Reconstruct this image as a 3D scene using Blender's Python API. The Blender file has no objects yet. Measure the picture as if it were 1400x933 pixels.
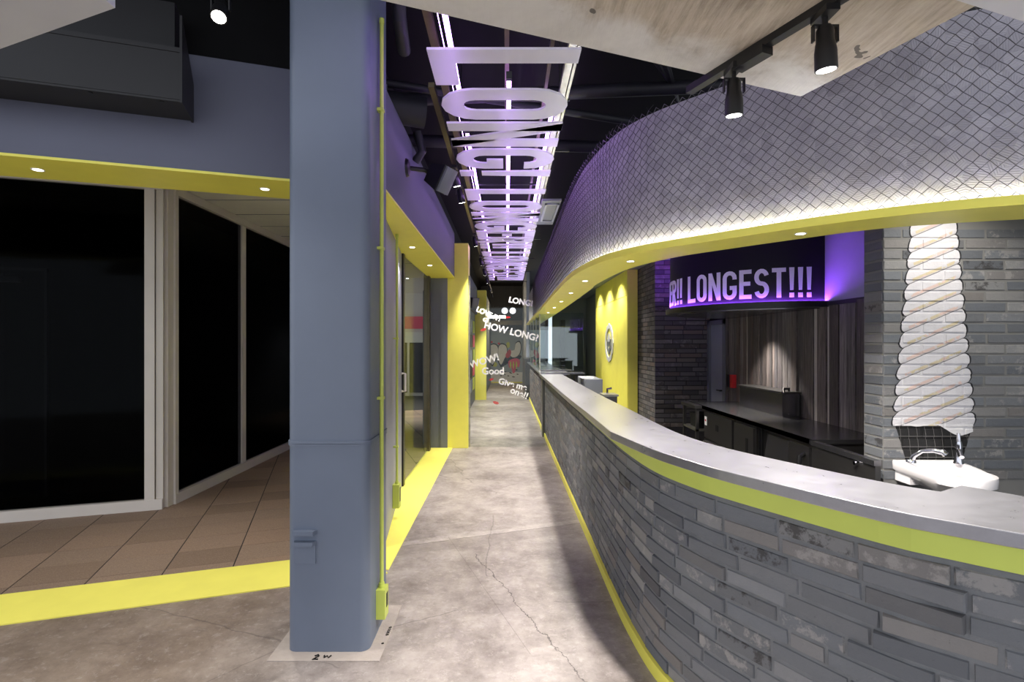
import bpy, bmesh, math, random
from mathutils import Vector, Matrix
random.seed(7)
scene = bpy.context.scene
COL = scene.collection
PI = math.pi

# ---------------------------------------------------------------- camera
EYE = 1.5
FPX = 735.0
cam_d = bpy.data.cameras.new('camera')
cam = bpy.data.objects.new('camera', cam_d); COL.objects.link(cam)
cam.location = (0, 0, EYE); cam.rotation_euler = (PI / 2, 0, 0)
cam_d.sensor_width = 36.0; cam_d.lens = 36.0 * FPX / 1400.0
cam_d.shift_x = 7.0 / 1400.0; cam_d.shift_y = 4.5 / 1400.0
cam_d.clip_start = 0.05; cam_d.clip_end = 200
scene.camera = cam

# ---------------------------------------------------------------- world and exposure
scene.view_settings.view_transform = 'Standard'
scene.view_settings.look = 'None'
scene.view_settings.gamma = 1.0
scene.view_settings.use_curve_mapping = False
scene.view_settings.exposure = 0.22
world = bpy.data.worlds.new('world'); scene.world = world
world.use_nodes = True
wb = world.node_tree.nodes['Background']
wb.inputs[0].default_value = (0.88, 0.92, 1.0, 1)
wb.inputs[1].default_value = 1.25

# ---------------------------------------------------------------- material helpers
def lin(c):
    c /= 255.0
    return c / 12.92 if c <= 0.04045 else ((c + 0.055) / 1.055) ** 2.4
def C(r, g, b): return (lin(r), lin(g), lin(b), 1.0)

class E:
    """tiny arithmetic on shader sockets"""
    def __init__(s, nt, v): s.nt, s.v = nt, v
    def op(s, kind, *others, clamp=False):
        n = s.nt.nodes.new('ShaderNodeMath'); n.operation = kind; n.use_clamp = clamp
        for i, o in enumerate((s,) + others):
            o = o.v if isinstance(o, E) else o
            if isinstance(o, (int, float)): n.inputs[i].default_value = o
            else: s.nt.links.new(o, n.inputs[i])
        return E(s.nt, n.outputs[0])
    def __add__(s, o): return s.op('ADD', o)
    def __sub__(s, o): return s.op('SUBTRACT', o)
    def __mul__(s, o): return s.op('MULTIPLY', o)
    def __truediv__(s, o): return s.op('DIVIDE', o)
    def lt(s, o): return s.op('LESS_THAN', o)
    def gt(s, o): return s.op('GREATER_THAN', o)
    def fract(s): return s.op('FRACT')
    def abs(s): return s.op('ABSOLUTE')

def new_mat(name):
    m = bpy.data.materials.new(name); m.use_nodes = True
    nt = m.node_tree; b = nt.nodes['Principled BSDF']
    return m, nt, b
def mixc(nt, fac, a, b):
    n = nt.nodes.new('ShaderNodeMix'); n.data_type = 'RGBA'
    for idx, v in ((0, fac), (6, a), (7, b)):
        v = v.v if isinstance(v, E) else v
        if isinstance(v, (int, float)): n.inputs[idx].default_value = v
        elif isinstance(v, tuple): n.inputs[idx].default_value = v
        else: nt.links.new(v, n.inputs[idx])
    return n.outputs[2]
def noise(nt, coord, scale, detail=4, rough=0.55, dist=0.0):
    n = nt.nodes.new('ShaderNodeTexNoise'); n.inputs['Scale'].default_value = scale
    n.inputs['Detail'].default_value = detail; n.inputs['Roughness'].default_value = rough
    n.inputs['Distortion'].default_value = dist
    nt.links.new(coord, n.inputs['Vector'])
    return E(nt, n.outputs['Fac'])
def ramp(nt, fac, stops, interp='LINEAR'):
    n = nt.nodes.new('ShaderNodeValToRGB'); cr = n.color_ramp; cr.interpolation = interp
    while len(cr.elements) < len(stops): cr.elements.new(0.5)
    for e, (p, c) in zip(cr.elements, stops): e.position = p; e.color = c
    nt.links.new(fac.v if isinstance(fac, E) else fac, n.inputs[0])
    return n.outputs[0]
def coord(nt, which='Object'):
    n = nt.nodes.new('ShaderNodeTexCoord'); return n.outputs[which]
def position(nt):
    return nt.nodes.new('ShaderNodeNewGeometry').outputs['Position']
def sep(nt, v):
    n = nt.nodes.new('ShaderNodeSeparateXYZ'); nt.links.new(v, n.inputs[0])
    return [E(nt, n.outputs[i]) for i in range(3)]
def bump(nt, b, h, strength=0.3, dist=0.01):
    n = nt.nodes.new('ShaderNodeBump'); n.inputs['Strength'].default_value = strength
    n.inputs['Distance'].default_value = dist
    nt.links.new(h.v if isinstance(h, E) else h, n.inputs['Height'])
    nt.links.new(n.outputs[0], b.inputs['Normal'])
def flat(name, col, rough=0.5, metal=0.0, vary=0.06, scale=6.0, bumpy=0.0, spec=0.5, coat=0.0):
    m, nt, b = new_mat(name)
    co = coord(nt)
    nz = noise(nt, co, scale, 5)
    dark = tuple(c * (1 - vary) for c in col[:3]) + (1,)
    lite = tuple(min(1, c * (1 + vary)) for c in col[:3]) + (1,)
    nt.links.new(ramp(nt, nz, [(0.3, dark), (0.7, lite)]), b.inputs['Base Color'])
    b.inputs['Roughness'].default_value = rough; b.inputs['Metallic'].default_value = metal
    b.inputs['Specular IOR Level'].default_value = spec
    b.inputs['Coat Weight'].default_value = coat
    if bumpy: bump(nt, b, noise(nt, co, scale * 8, 4), bumpy, 0.01)
    return m
def emit(name, col, strength):
    m, nt, b = new_mat(name)
    b.inputs['Base Color'].default_value = col
    b.inputs['Emission Color'].default_value = col
    b.inputs['Emission Strength'].default_value = strength
    return m

M = {}
M['yellow'] = flat('yellow_paint', C(245, 237, 104), 0.45, vary=0.03)
M['yellow_floor'] = flat('yellow_floor_paint', C(250, 242, 112), 0.55, vary=0.04, scale=3, bumpy=0.05)
M['lime'] = flat('lime_paint', C(196, 208, 96), 0.4, vary=0.03)
M['blue_grey'] = flat('blue_grey_paint', C(104, 114, 132), 0.42, vary=0.05, scale=2.5, bumpy=0.06)
M['fascia'] = flat('grey_fascia_paint', C(96, 99, 116), 0.6, vary=0.04, scale=2)
M['mid_grey'] = flat('mid_grey_paint', C(112, 116, 122), 0.55, vary=0.04, scale=2)
M['light_grey'] = flat('light_grey_paint', C(150, 154, 166), 0.5, vary=0.04, scale=2)
M['beam_grey'] = flat('pale_grey_board', C(205, 205, 210), 0.7, vary=0.03, scale=3)
M['kitchen_grey'] = flat('kitchen_wall_paint', C(128, 136, 134), 0.6, vary=0.04, scale=1.5)
M['lilac_grey'] = flat('hood_side_paint', C(158, 158, 172), 0.6, vary=0.03)
M['white_frame'] = flat('white_aluminium', C(212, 205, 198), 0.4, vary=0.04, scale=3)
M['white'] = flat('white_board', C(225, 222, 212), 0.7, vary=0.03)
M['black'] = flat('black_paint', C(9, 9, 11), 0.7, vary=0.2, spec=0.2)
M['void'] = flat('black_room', C(6, 6, 7), 0.9, vary=0.1, spec=0.02)
M['dark_box'] = flat('charcoal_sheet_metal', C(44, 44, 46), 0.45, vary=0.06, scale=2, spec=0.3)
M['black_metal'] = flat('black_metal', C(20, 20, 22), 0.4, vary=0.1)
M['pipe'] = flat('dark_pipe', C(34, 34, 42), 0.55, vary=0.15)
M['bronze'] = flat('bronze_metal', C(96, 86, 68), 0.35, 0.8, vary=0.15, scale=10)
M['chrome'] = flat('chrome', C(215, 215, 222), 0.12, 1.0, vary=0.03)
M['galv'] = flat('galvanised_steel', C(170, 168, 160), 0.35, 0.9, vary=0.18, scale=18)
M['ceramic'] = flat('white_ceramic', C(240, 236, 238), 0.12, vary=0.01, coat=0.5)
M['mortar'] = flat('grey_mortar', C(116, 118, 121), 0.9, vary=0.12, scale=14, bumpy=0.3)
M['mortar_dark'] = flat('dark_mortar', C(62, 60, 62), 0.9, vary=0.12, scale=14, bumpy=0.3)
M['letter'] = flat('frosted_letter', C(226, 224, 230), 0.35, vary=0.02)
def acrylic():
    m, nt, b = new_mat('frosted_acrylic')
    co = coord(nt); nz = noise(nt, co, 5, 3)
    nt.links.new(ramp(nt, nz, [(0.3, C(238, 237, 242)), (0.7, C(244, 243, 247))]), b.inputs['Base Color'])
    b.inputs['Roughness'].default_value = 0.4
    tl_ = nt.nodes.new('ShaderNodeBsdfTranslucent'); tl_.inputs[0].default_value = (0.9, 0.88, 0.95, 1)
    mx = nt.nodes.new('ShaderNodeMixShader'); mx.inputs[0].default_value = 0.4
    nt.links.new(b.outputs[0], mx.inputs[1]); nt.links.new(tl_.outputs[0], mx.inputs[2])
    nt.links.new(mx.outputs[0], nt.nodes['Material Output'].inputs[0])
    return m
M['letter'] = acrylic()
M['silver_paint'] = flat('silver_paint', C(222, 222, 224), 0.35, 0.2, vary=0.02)
M['foil_white'] = flat('white_vinyl', C(240, 240, 240), 0.5, vary=0.02)
M['red'] = flat('red_vinyl', C(200, 36, 44), 0.5, vary=0.05)
M['pink'] = flat('pink_paint', C(232, 84, 110), 0.6, vary=0.05)
M['purple_poster'] = flat('purple_poster', C(98, 66, 190), 0.5, vary=0.2, scale=14)
M['graf_bg'] = flat('pale_blue_mural_ground', C(160, 172, 186), 0.7, vary=0.06)
M['graf_white'] = flat('mural_white', C(236, 236, 240), 0.7, vary=0.03)
M['graf_black'] = flat('mural_black', C(34, 34, 40), 0.7, vary=0.1)
M['graf_lime'] = flat('mural_lime', C(205, 210, 90), 0.7, vary=0.05)
M['lens'] = emit('lit_lamp_lens', (1, 0.97, 0.93, 1), 14)
M['down'] = emit('lit_downlight', (1, 0.98, 0.92, 1), 9)
M['violet'] = emit('violet_led_tube', (0.56, 0.30, 1.0, 1), 11)
M['violet_soft'] = emit('violet_led_rim', (0.30, 0.07, 1.0, 1), 230)
M['strip'] = emit('white_led_strip', (0.78, 0.80, 1.0, 1), 44)
M['hood_letter'] = flat('white_hood_letter', C(244, 243, 246), 0.45, vary=0.01)
M['warm'] = emit('warm_ceiling_light', (1, 0.80, 0.50, 1), 14)
M['globe'] = emit('globe_lamp_glass', (0.95, 0.92, 1, 1), 0.9)

def steel(name, col, rough=0.3, stretch=(1, 1, 1), metal=0.9):
    m, nt, b = new_mat(name)
    co = coord(nt)
    mp = nt.nodes.new('ShaderNodeMapping'); mp.inputs['Scale'].default_value = stretch
    nt.links.new(co, mp.inputs[0])
    nz = noise(nt, mp.outputs[0], 6, 6, 0.7)
    nt.links.new(ramp(nt, nz, [(0.3, tuple(c * 0.88 for c in col[:3]) + (1,)), (0.7, col)]), b.inputs['Base Color'])
    r = nz * 0.16 + (rough - 0.08)
    nt.links.new(r.v, b.inputs['Roughness'])
    b.inputs['Metallic'].default_value = metal
    return m
M['steel_top'] = steel('brushed_counter_steel', C(172, 171, 177), 0.30, (3, 3, 3), 0.80)
M['steel'] = steel('kitchen_steel', C(132, 131, 136), 0.24, (1, 6, 1), 0.9)
M['steel_dark'] = steel('dark_kitchen_steel', C(100, 98, 98), 0.34, (1, 1, 6), 0.85)

def glass(name, tint, gloss=0.10, rough=0.02, fres=0.8):
    m = bpy.data.materials.new(name); m.use_nodes = True
    nt = m.node_tree; nt.nodes.clear()
    out = nt.nodes.new('ShaderNodeOutputMaterial')
    tr = nt.nodes.new('ShaderNodeBsdfTransparent'); tr.inputs[0].default_value = tint
    gl = nt.nodes.new('ShaderNodeBsdfGlossy'); gl.inputs['Roughness'].default_value = rough
    gl.inputs[0].default_value = (0.9, 0.95, 0.95, 1)
    lw = nt.nodes.new('ShaderNodeLayerWeight'); lw.inputs[0].default_value = 0.25
    f = E(nt, lw.outputs['Fresnel']) * fres + gloss
    mx = nt.nodes.new('ShaderNodeMixShader')
    nt.links.new(f.op('MINIMUM', 0.6).v, mx.inputs[0])
    nt.links.new(tr.outputs[0], mx.inputs[1]); nt.links.new(gl.outputs[0], mx.inputs[2])
    nt.links.new(mx.outputs[0], out.inputs[0])
    return m
M['glass'] = glass('clear_glass', (0.95, 0.98, 0.97, 1), 0.015, fres=0.10)
M['screen_glass'] = glass('counter_screen_glass', (0.86, 0.92, 0.91, 1), 0.08)
M['dark_glass'] = glass('dark_shop_glass', (0.5, 0.5, 0.52, 1), 0.002, 0.05, 0.02)

def concrete_floor():
    m, nt, b = new_mat('worn_concrete_floor')
    p = position(nt)
    x, y, z = sep(nt, p)
    big = noise(nt, p, 0.7, 6, 0.62, 0.1)
    mid = noise(nt, p, 3.2, 10, 0.74, 0.12)
    fine = noise(nt, p, 38, 6, 0.7)
    base = ramp(nt, big * 0.35 + mid * 0.65, [(0.36, C(112, 103, 99)), (0.47, C(143, 134, 130)), (0.56, C(163, 154, 150)), (0.68, C(182, 174, 170))])
    # browner, older screed over by the tiled entrance side
    side = (x * -1.0 - 0.9) * 1.6
    side = side.op('MULTIPLY_ADD', 1.0, big - 0.5, clamp=True)
    base = mixc(nt, side * 0.75, base, ramp(nt, mid, [(0.35, C(118, 101, 86)), (0.55, C(143, 125, 108)), (0.7, C(160, 144, 128))]))
    base = mixc(nt, noise(nt, p, 14, 9, 0.78).gt(0.54) * 0.16, base, C(92, 84, 80))
    base = mixc(nt, noise(nt, p, 19, 9, 0.78).gt(0.57) * 0.20, base, C(206, 198, 193))
    # speckle
    base = mixc(nt, fine.gt(0.66) * 0.25, base, C(95, 88, 84))
    # white and yellow paint flecks
    fl = noise(nt, p, 7.5, 6, 0.8, 0.8)
    patch = noise(nt, p, 1.1, 2, 0.5)
    base = mixc(nt, fl.gt(0.70) * patch.gt(0.52) * 0.55, base, C(214, 208, 200))
    fy = noise(nt, p, 5.1, 5, 0.75, 1.1)
    base = mixc(nt, fy.gt(0.715) * patch.lt(0.5) * 0.5, base, C(196, 170, 96))
    # cracks
    wob = nt.nodes.new('ShaderNodeMix'); wob.data_type = 'VECTOR'; wob.inputs[0].default_value = 0.12
    nz = nt.nodes.new('ShaderNodeTexNoise'); nz.inputs['Scale'].default_value = 3.0; nz.inputs['Detail'].default_value = 6
    nt.links.new(p, nz.inputs['Vector']); nt.links.new(p, wob.inputs[4]); nt.links.new(nz.outputs['Color'], wob.inputs[5])
    vo = nt.nodes.new('ShaderNodeTexVoronoi'); vo.feature = 'DISTANCE_TO_EDGE'; vo.inputs['Scale'].default_value = 0.62
    nt.links.new(wob.outputs[1], vo.inputs['Vector'])
    crack = E(nt, vo.outputs['Distance']).lt(0.0022) * noise(nt, p, 1.7, 3).gt(0.45)
    base = mixc(nt, crack * 0.4, base, C(72, 66, 64))
    # repair joint across the passage and one long crack running down it
    wb_ = noise(nt, p, 2.4, 7, 0.6) - 0.5
    jn = y - x * 0.36 - 4.28 + wb_ * 0.10
    inpass = x.gt(-0.78) * x.lt(0.62)
    base = mixc(nt, jn.gt(0.0) * jn.lt(0.10) * inpass * (noise(nt, p, 9, 7, 0.75) - 0.36).op('MULTIPLY', 2.6, clamp=True) * 0.5, base, C(206, 198, 192))
    base = mixc(nt, jn.gt(-0.20) * jn.lt(0.0) * inpass * 0.30, base, C(118, 110, 106))
    base = mixc(nt, jn.abs().lt(0.006) * inpass * 0.55, base, C(74, 68, 66))
    ck = x + y * 0.40 - 1.306 + (noise(nt, p, 5.0, 8, 0.7) - 0.5) * 0.16
    base = mixc(nt, ck.abs().lt(0.0032) * y.lt(3.85) * y.gt(1.5) * 0.8, base, C(60, 54, 52))
    st_ = (x + y * 0.36 - 1.05)
    base = mixc(nt, st_.abs().lt(0.0025) * y.lt(4.2) * y.gt(2.6) * 0.35, base, C(84, 76, 73))
    nt.links.new(base if not isinstance(base, E) else base.v, b.inputs['Base Color'])
    r = mid * -0.25 + 0.53
    nt.links.new(r.v, b.inputs['Roughness'])
    b.inputs['Specular IOR Level'].default_value = 0.45
    bump(nt, b, fine * 0.3 + mid, 0.12, 0.01)
    return m
M['floor'] = concrete_floor()

def concrete_slab():
    m, nt, b = new_mat('board_marked_concrete')
    p = position(nt)
    mp = nt.nodes.new('ShaderNodeMapping'); mp.inputs['Rotation'].default_value = (0, 0, math.radians(-19)); mp.inputs['Scale'].default_value = (14, 1.6, 1)
    nt.links.new(p, mp.inputs[0])
    grain = noise(nt, mp.outputs[0], 3.0, 8, 0.7)
    cl = noise(nt, p, 2.2, 6, 0.65, 0.6)
    col = ramp(nt, grain * 0.55 + cl * 0.45, [(0.34, C(142, 130, 114)), (0.5, C(184, 172, 155)), (0.64, C(206, 197, 182))])
    x, y, z = sep(nt, p)
    # bare, smoother cement along the far rim of the slab (plan line y = 2.385 + 0.391*(x-1.304))
    d = (x - 1.304) * 0.391 + 2.385 - y
    rim = (d * -1 + 0.24 + (cl - 0.5) * 0.5).op('MULTIPLY', 9.0, clamp=True)
    col = mixc(nt, rim * 0.85, col, ramp(nt, cl, [(0.3, C(190, 187, 181)), (0.65, C(222, 220, 215))]))
    spot = noise(nt, p, 4.2, 3, 0.5, 0.4).gt(0.73)
    col = mixc(nt, spot * 0.8, col, C(70, 66, 62))
    nt.links.new(col, b.inputs['Base Color'])
    b.inputs['Roughness'].default_value = 0.85
    bump(nt, b, grain, 0.35, 0.01)
    return m
M['slab'] = concrete_slab()

def brick_mat(name, stops, blot=0.6):
    m, nt, b = new_mat(name)
    oi = nt.nodes.new('ShaderNodeObjectInfo'); ge = nt.nodes.new('ShaderNodeNewGeometry')
    r = (E(nt, oi.outputs['Random']) + E(nt, ge.outputs['Random Per Island'])).fract()
    p = ge.outputs['Position']
    off = nt.nodes.new('ShaderNodeVectorMath'); off.operation = 'ADD'
    cx = nt.nodes.new('ShaderNodeCombineXYZ'); nt.links.new((r * 40).v, cx.inputs[0]); nt.links.new((r * 17).v, cx.inputs[2])
    nt.links.new(p, off.inputs[0]); nt.links.new(cx.outputs[0], off.inputs[1])
    q = off.outputs[0]
    col = ramp(nt, r, stops)
    n1 = noise(nt, q, 11, 7, 0.72, 0.15); n2 = noise(nt, q, 55, 5, 0.7)
    r2 = (r * 7.31).fract()
    pale = (n1 - 0.52).op('MULTIPLY', 14.0, clamp=True) * r2.gt(0.72)
    col = mixc(nt, pale * blot, col, C(172, 168, 164))
    dark = (n1 * -1 + 0.50).op('MULTIPLY', 14.0, clamp=True) * r2.lt(0.09)
    col = mixc(nt, dark * (blot + 0.2), col, C(38, 33, 32))
    col = mixc(nt, n2.gt(0.68) * 0.45, col, C(52, 52, 54))
    col = mixc(nt, (n1 * 0.5 + n2 * 0.3) * 0.45, col, C(82, 82, 84))
    nt.links.new(col, b.inputs['Base Color'])
    b.inputs['Roughness'].default_value = 0.72
    bump(nt, b, n2 * 0.5 + n1, 0.5, 0.006)
    return m, nt, b, col
greys = [(0.0, C(92, 95, 101)), (0.3, C(114, 118, 124)), (0.55, C(104, 106, 110)), (0.72, C(132, 134, 138)), (0.84, C(124, 119, 116)), (0.94, C(146, 146, 146)), (1.0, C(80, 80, 84))]
M['brick'] = brick_mat('grey_clay_brick', greys)[0]
browns = [(0.0, C(74, 72, 74)), (0.3, C(94, 91, 93)), (0.5, C(108, 104, 104)), (0.7, C(122, 116, 114)), (0.85, C(126, 110, 100)), (1.0, C(66, 62, 62))]
M['brick_far'] = brick_mat('brown_grey_brick', browns, 0.35)[0]

def painted(name, base_stops=None, plain=None):
    """brick (or mortar) carrying the painted soft-serve: white twisted rolls over a black waffle cone"""
    if base_stops: m, nt, b, col = brick_mat(name, base_stops)
    else:
        m, nt, b = new_mat(name); col = plain; b.inputs['Roughness'].default_value = 0.9
    p = position(nt); X, Y, Z = sep(nt, p)
    face = Y.lt(3.13)
    u = X - 2.462
    P = 0.0885
    ph = ((Z - u * 0.42 - 1.02) / P)
    f = ph.fract()
    # scalloped half width: each roll bulges
    fe = ((Z - u.abs() * 0.0 - u * 0.42 - 1.02) / P).fract()
    g = fe * 2.0 - 1.0
    bul = (g * g * -1.0 + 1.0).op('MAXIMUM', 0.0).op('SQRT')
    hw = ((Z - 1.03) * -0.092 + 0.236) * (bul * 0.17 + 0.85)
    au = u.abs()
    nz = noise(nt, p, 20, 5, 0.6)
    low = Z.gt(1.03)
    inside = au.lt(hw) * low * face
    outline = au.lt(hw + 0.009) * low * face
    # cone, drips
    drip = (u * 27.0 + 1.0).op('SINE') * 0.014 + (u * 11.0 + 2.6).op('SINE') * 0.028 + 1.012
    cone_hw = (Z - 1.03) * 0.30 + 0.222
    cone = au.lt(cone_hw) * Z.lt(1.032) * Z.gt(0.80) * face
    gx = ((u + Z * 0.10) / 0.048).fract(); gz = (Z / 0.0605).fract()
    line = gx.lt(0.05) + gz.lt(0.05)
    cc = mixc(nt, line.op('MINIMUM', 1.0) * 0.75, C(24, 23, 24), C(120, 118, 116))
    col = mixc(nt, cone, col, cc)
    cream_low = au.lt(0.225) * Z.gt(drip) * Z.lt(1.04) * face
    col = mixc(nt, outline, col, C(30, 30, 34))
    white = mixc(nt, nz, C(226, 224, 228), C(204, 201, 205))
    white = mixc(nt, (f * -2.6 + 1.0).op('MAXIMUM', 0.0) * 0.42, white, C(140, 134, 138))
    sh = (f.gt(0.10)) * (f.lt(0.30)) * nz.gt(0.44) * au.lt(hw * 0.8)
    white = mixc(nt, sh * 0.55, white, mixc(nt, noise(nt, p, 9, 2).gt(0.5), C(206, 184, 110), C(222, 180, 160)))
    white = mixc(nt, f.lt(0.055) * 0.8, white, C(84, 80, 80))
    col = mixc(nt, inside, col, white)
    col = mixc(nt, cream_low, col, C(228, 226, 228))
    nt.links.new(col, b.inputs['Base Color'])
    return m
M['brick_painted'] = painted('grey_brick_with_mural', greys)
M['mortar_painted'] = painted('mortar_with_mural', None, C(122, 121, 119))

def tile_mat():
    m, nt, b = new_mat('granite_paver')
    oi = nt.nodes.new('ShaderNodeObjectInfo'); p = position(nt)
    n1 = noise(nt, p, 130, 4, 0.8); n2 = noise(nt, p, 3, 5)
    base = ramp(nt, E(nt, oi.outputs['Random']), [(0, C(126, 104, 86)), (0.5, C(143, 121, 103)), (1, C(150, 124, 104))])
    col = mixc(nt, n1.gt(0.56) * 0.35, base, C(96, 80, 70))
    col = mixc(nt, n1.lt(0.42) * 0.3, col, C(190, 172, 156))
    col = mixc(nt, n2 * 0.25, col, C(130, 112, 98))
    nt.links.new(col, b.inputs['Base Color']); b.inputs['Roughness'].default_value = 0.7
    bump(nt, b, n1, 0.2, 0.003)
    return m
M['tile'] = tile_mat()
M['grout'] = flat('dark_grout', C(44, 40, 38), 0.9)

def plank_mat():
    m, nt, b = new_mat('reclaimed_plank')
    oi = nt.nodes.new('ShaderNodeObjectInfo'); p = position(nt)
    r = E(nt, oi.outputs['Random'])
    mp = nt.nodes.new('ShaderNodeMapping'); mp.inputs['Scale'].default_value = (1, 22, 1.4)
    cx = nt.nodes.new('ShaderNodeCombineXYZ'); nt.links.new((r * 30).v, cx.inputs[1])
    nt.links.new(cx.outputs[0], mp.inputs['Location']); nt.links.new(p, mp.inputs[0])
    g = noise(nt, mp.outputs[0], 2.4, 8, 0.7, 0.5)
    base = ramp(nt, r, [(0, C(78, 70, 68)), (0.22, C(116, 106, 103)), (0.42, C(66, 62, 64)), (0.62, C(136, 129, 128)), (0.82, C(104, 88, 80)), (1, C(90, 90, 96))])
    col = mixc(nt, (g * -1 + 0.56).op('MULTIPLY', 5.0, clamp=True) * 0.7, base, C(46, 40, 40))
    col = mixc(nt, (g - 0.58).op('MULTIPLY', 7.0, clamp=True) * 0.5, col, C(176, 168, 164))
    nt.links.new(col, b.inputs['Base Color']); b.inputs['Roughness'].default_value = 0.6
    bump(nt, b, g, 0.5, 0.006)
    return m
M['plank'] = plank_mat()
M['pale_batten'] = flat('pale_edge_batten', C(186, 178, 172), 0.6, vary=0.08, scale=12)

def film_mat():
    m, nt, b = new_mat('crinkled_grey_film')
    p = position(nt)
    vo = nt.nodes.new('ShaderNodeTexVoronoi'); vo.inputs['Scale'].default_value = 15.0
    nt.links.new(p, vo.inputs['Vector'])
    # each crinkle facet has fine ridges running its own way
    ang = E(nt, sep(nt, vo.outputs['Color'])[0].v) * 6.283
    dv = nt.nodes.new('ShaderNodeVectorMath'); dv.operation = 'SUBTRACT'
    nt.links.new(p, dv.inputs[0]); nt.links.new(vo.outputs['Position'], dv.inputs[1])
    x, y, z = sep(nt, p)
    s = (x - y) * 0.8
    t = s * ang.op('COSINE') + z * ang.op('SINE')
    ridges = (t * 640).op('SINE')
    lo = noise(nt, p, 14, 4, 0.6)
    nt.links.new(ramp(nt, E(nt, sep(nt, vo.outputs['Color'])[1].v), [(0, C(154, 151, 161)), (1, C(174, 171, 181))]), b.inputs['Base Color'])
    b.inputs['Roughness'].default_value = 0.5
    b.inputs['Metallic'].default_value = 0.1
    bump(nt, b, ridges * 0.30 + lo * 2.4, 0.5, 0.003)
    return m
M['film'] = film_mat()
M['wire'] = flat('galvanised_wire', C(96, 94, 98), 0.35, 0.9, vary=0.1)

# ---------------------------------------------------------------- mesh helpers
class MB:
    def __init__(s): s.v = []; s.f = []
    def add(s, vs, fs):
        o = len(s.v); s.v += [tuple(v) for v in vs]; s.f += [[i + o for i in f] for f in fs]; return s
    def box(s, a, b, rz=0.0, pivot=None):
        x0, y0, z0 = a; x1, y1, z1 = b
        vs = [(x, y, z) for z in (z0, z1) for x, y in ((x0, y0), (x1, y0), (x1, y1), (x0, y1))]
        if rz:
            px, py = pivot or ((x0 + x1) / 2, (y0 + y1) / 2); c, n = math.cos(rz), math.sin(rz)
            vs = [(px + (x - px) * c - (y - py) * n, py + (x - px) * n + (y - py) * c, z) for x, y, z in vs]
        return s.add(vs, [(3, 2, 1, 0), (4, 5, 6, 7), (0, 1, 5, 4), (1, 2, 6, 5), (2, 3, 7, 6), (3, 0, 4, 7)])
    def prism(s, poly, z0, z1):
        n = len(poly)
        vs = [(x, y, z0) for x, y in poly] + [(x, y, z1) for x, y in poly]
        return s.add(vs, [list(range(n))[::-1], list(range(n, 2 * n))] + [(i, (i + 1) % n, n + (i + 1) % n, n + i) for i in range(n)])
    def tube(s, pts, r, k=8, cap=True):
        pts = [Vector(p) for p in pts]; n = len(pts)
        rr = r if isinstance(r, (list, tuple)) else [r] * n
        vs = []; up = None
        for i, p in enumerate(pts):
            t = (pts[min(i + 1, n - 1)] - pts[max(i - 1, 0)]).normalized()
            if up is None:
                up = Vector((0, 0, 1)) if abs(t.z) < 0.9 else Vector((1, 0, 0))
            a = (up - t * up.dot(t)).normalized(); up = a; c = t.cross(a)
            vs += [p + (a * math.cos(2 * PI * j / k) + c * math.sin(2 * PI * j / k)) * rr[i] for j in range(k)]
        fs = [(i * k + j, i * k + (j + 1) % k, (i + 1) * k + (j + 1) % k, (i + 1) * k + j) for i in range(n - 1) for j in range(k)]
        if cap: fs += [list(range(k))[::-1], list(range((n - 1) * k, n * k))]
        return s.add(vs, fs)
    def sweep(s, path, prof, closed_caps=True):
        """prof: closed list of (left offset, z) swept along a plan path"""
        n = len(path); k = len(prof); nr = normals(path); vs = []
        for (x, y), (a, b) in zip(path, nr): vs += [(x + a * o, y + b * o, z) for o, z in prof]
        fs = [(i * k + j, (i + 1) * k + j, (i + 1) * k + (j + 1) % k, i * k + (j + 1) % k) for i in range(n - 1) for j in range(k)]
        if closed_caps: fs += [list(range(k)), list(range((n - 1) * k, n * k))[::-1]]
        return s.add(vs, fs)
    def lathe(s, prof, k=20, at=(0, 0, 0), axis=None):
        vs = []
        for r, z in prof: vs += [Vector((r * math.cos(2 * PI * j / k), r * math.sin(2 * PI * j / k), z)) for j in range(k)]
        if axis is not None:
            q = Vector((0, 0, 1)).rotation_difference(Vector(axis)); vs = [q @ v for v in vs]
        vs = [v + Vector(at) for v in vs]; n = len(prof)
        fs = [(i * k + j, i * k + (j + 1) % k, (i + 1) * k + (j + 1) % k, (i + 1) * k + j) for i in range(n - 1) for j in range(k)]
        fs += [list(range(k))[::-1], list(range((n - 1) * k, n * k))]
        return s.add(vs, fs)
    def mesh(s, name, smooth=False, fix=True):
        me = bpy.data.meshes.new(name); me.from_pydata(s.v, [], s.f)
        if fix:
            bm = bmesh.new(); bm.from_mesh(me); bmesh.ops.recalc_face_normals(bm, faces=bm.faces); bm.to_mesh(me); bm.free()
        if smooth:
            for p in me.polygons: p.use_smooth = True
            me.set_sharp_from_angle(angle=math.radians(40))
        me.update(); return me

def normals(path):
    n = len(path); out = []
    for i in range(n):
        a = path[max(i - 1, 0)]; b = path[min(i + 1, n - 1)]
        dx, dy = b[0] - a[0], b[1] - a[1]; l = math.hypot(dx, dy) or 1
        out.append((-dy / l, dx / l))
    return out
def catmull(P, step=0.05):
    out = []
    Q = [P[0]] + list(P) + [P[-1]]
    for i in range(1, len(Q) - 2):
        p0, p1, p2, p3 = Q[i - 1], Q[i], Q[i + 1], Q[i + 2]
        k = max(2, int(math.hypot(p2[0] - p1[0], p2[1] - p1[1]) / step))
        for j in range(k):
            t = j / k
            out.append(tuple(0.5 * ((2 * p1[d]) + (-p0[d] + p2[d]) * t + (2 * p0[d] - 5 * p1[d] + 4 * p2[d] - p3[d]) * t * t + (-p0[d] + 3 * p1[d] - 3 * p2[d] + p3[d]) * t ** 3) for d in range(2)))
    out.append(tuple(P[-1])); return out
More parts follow.
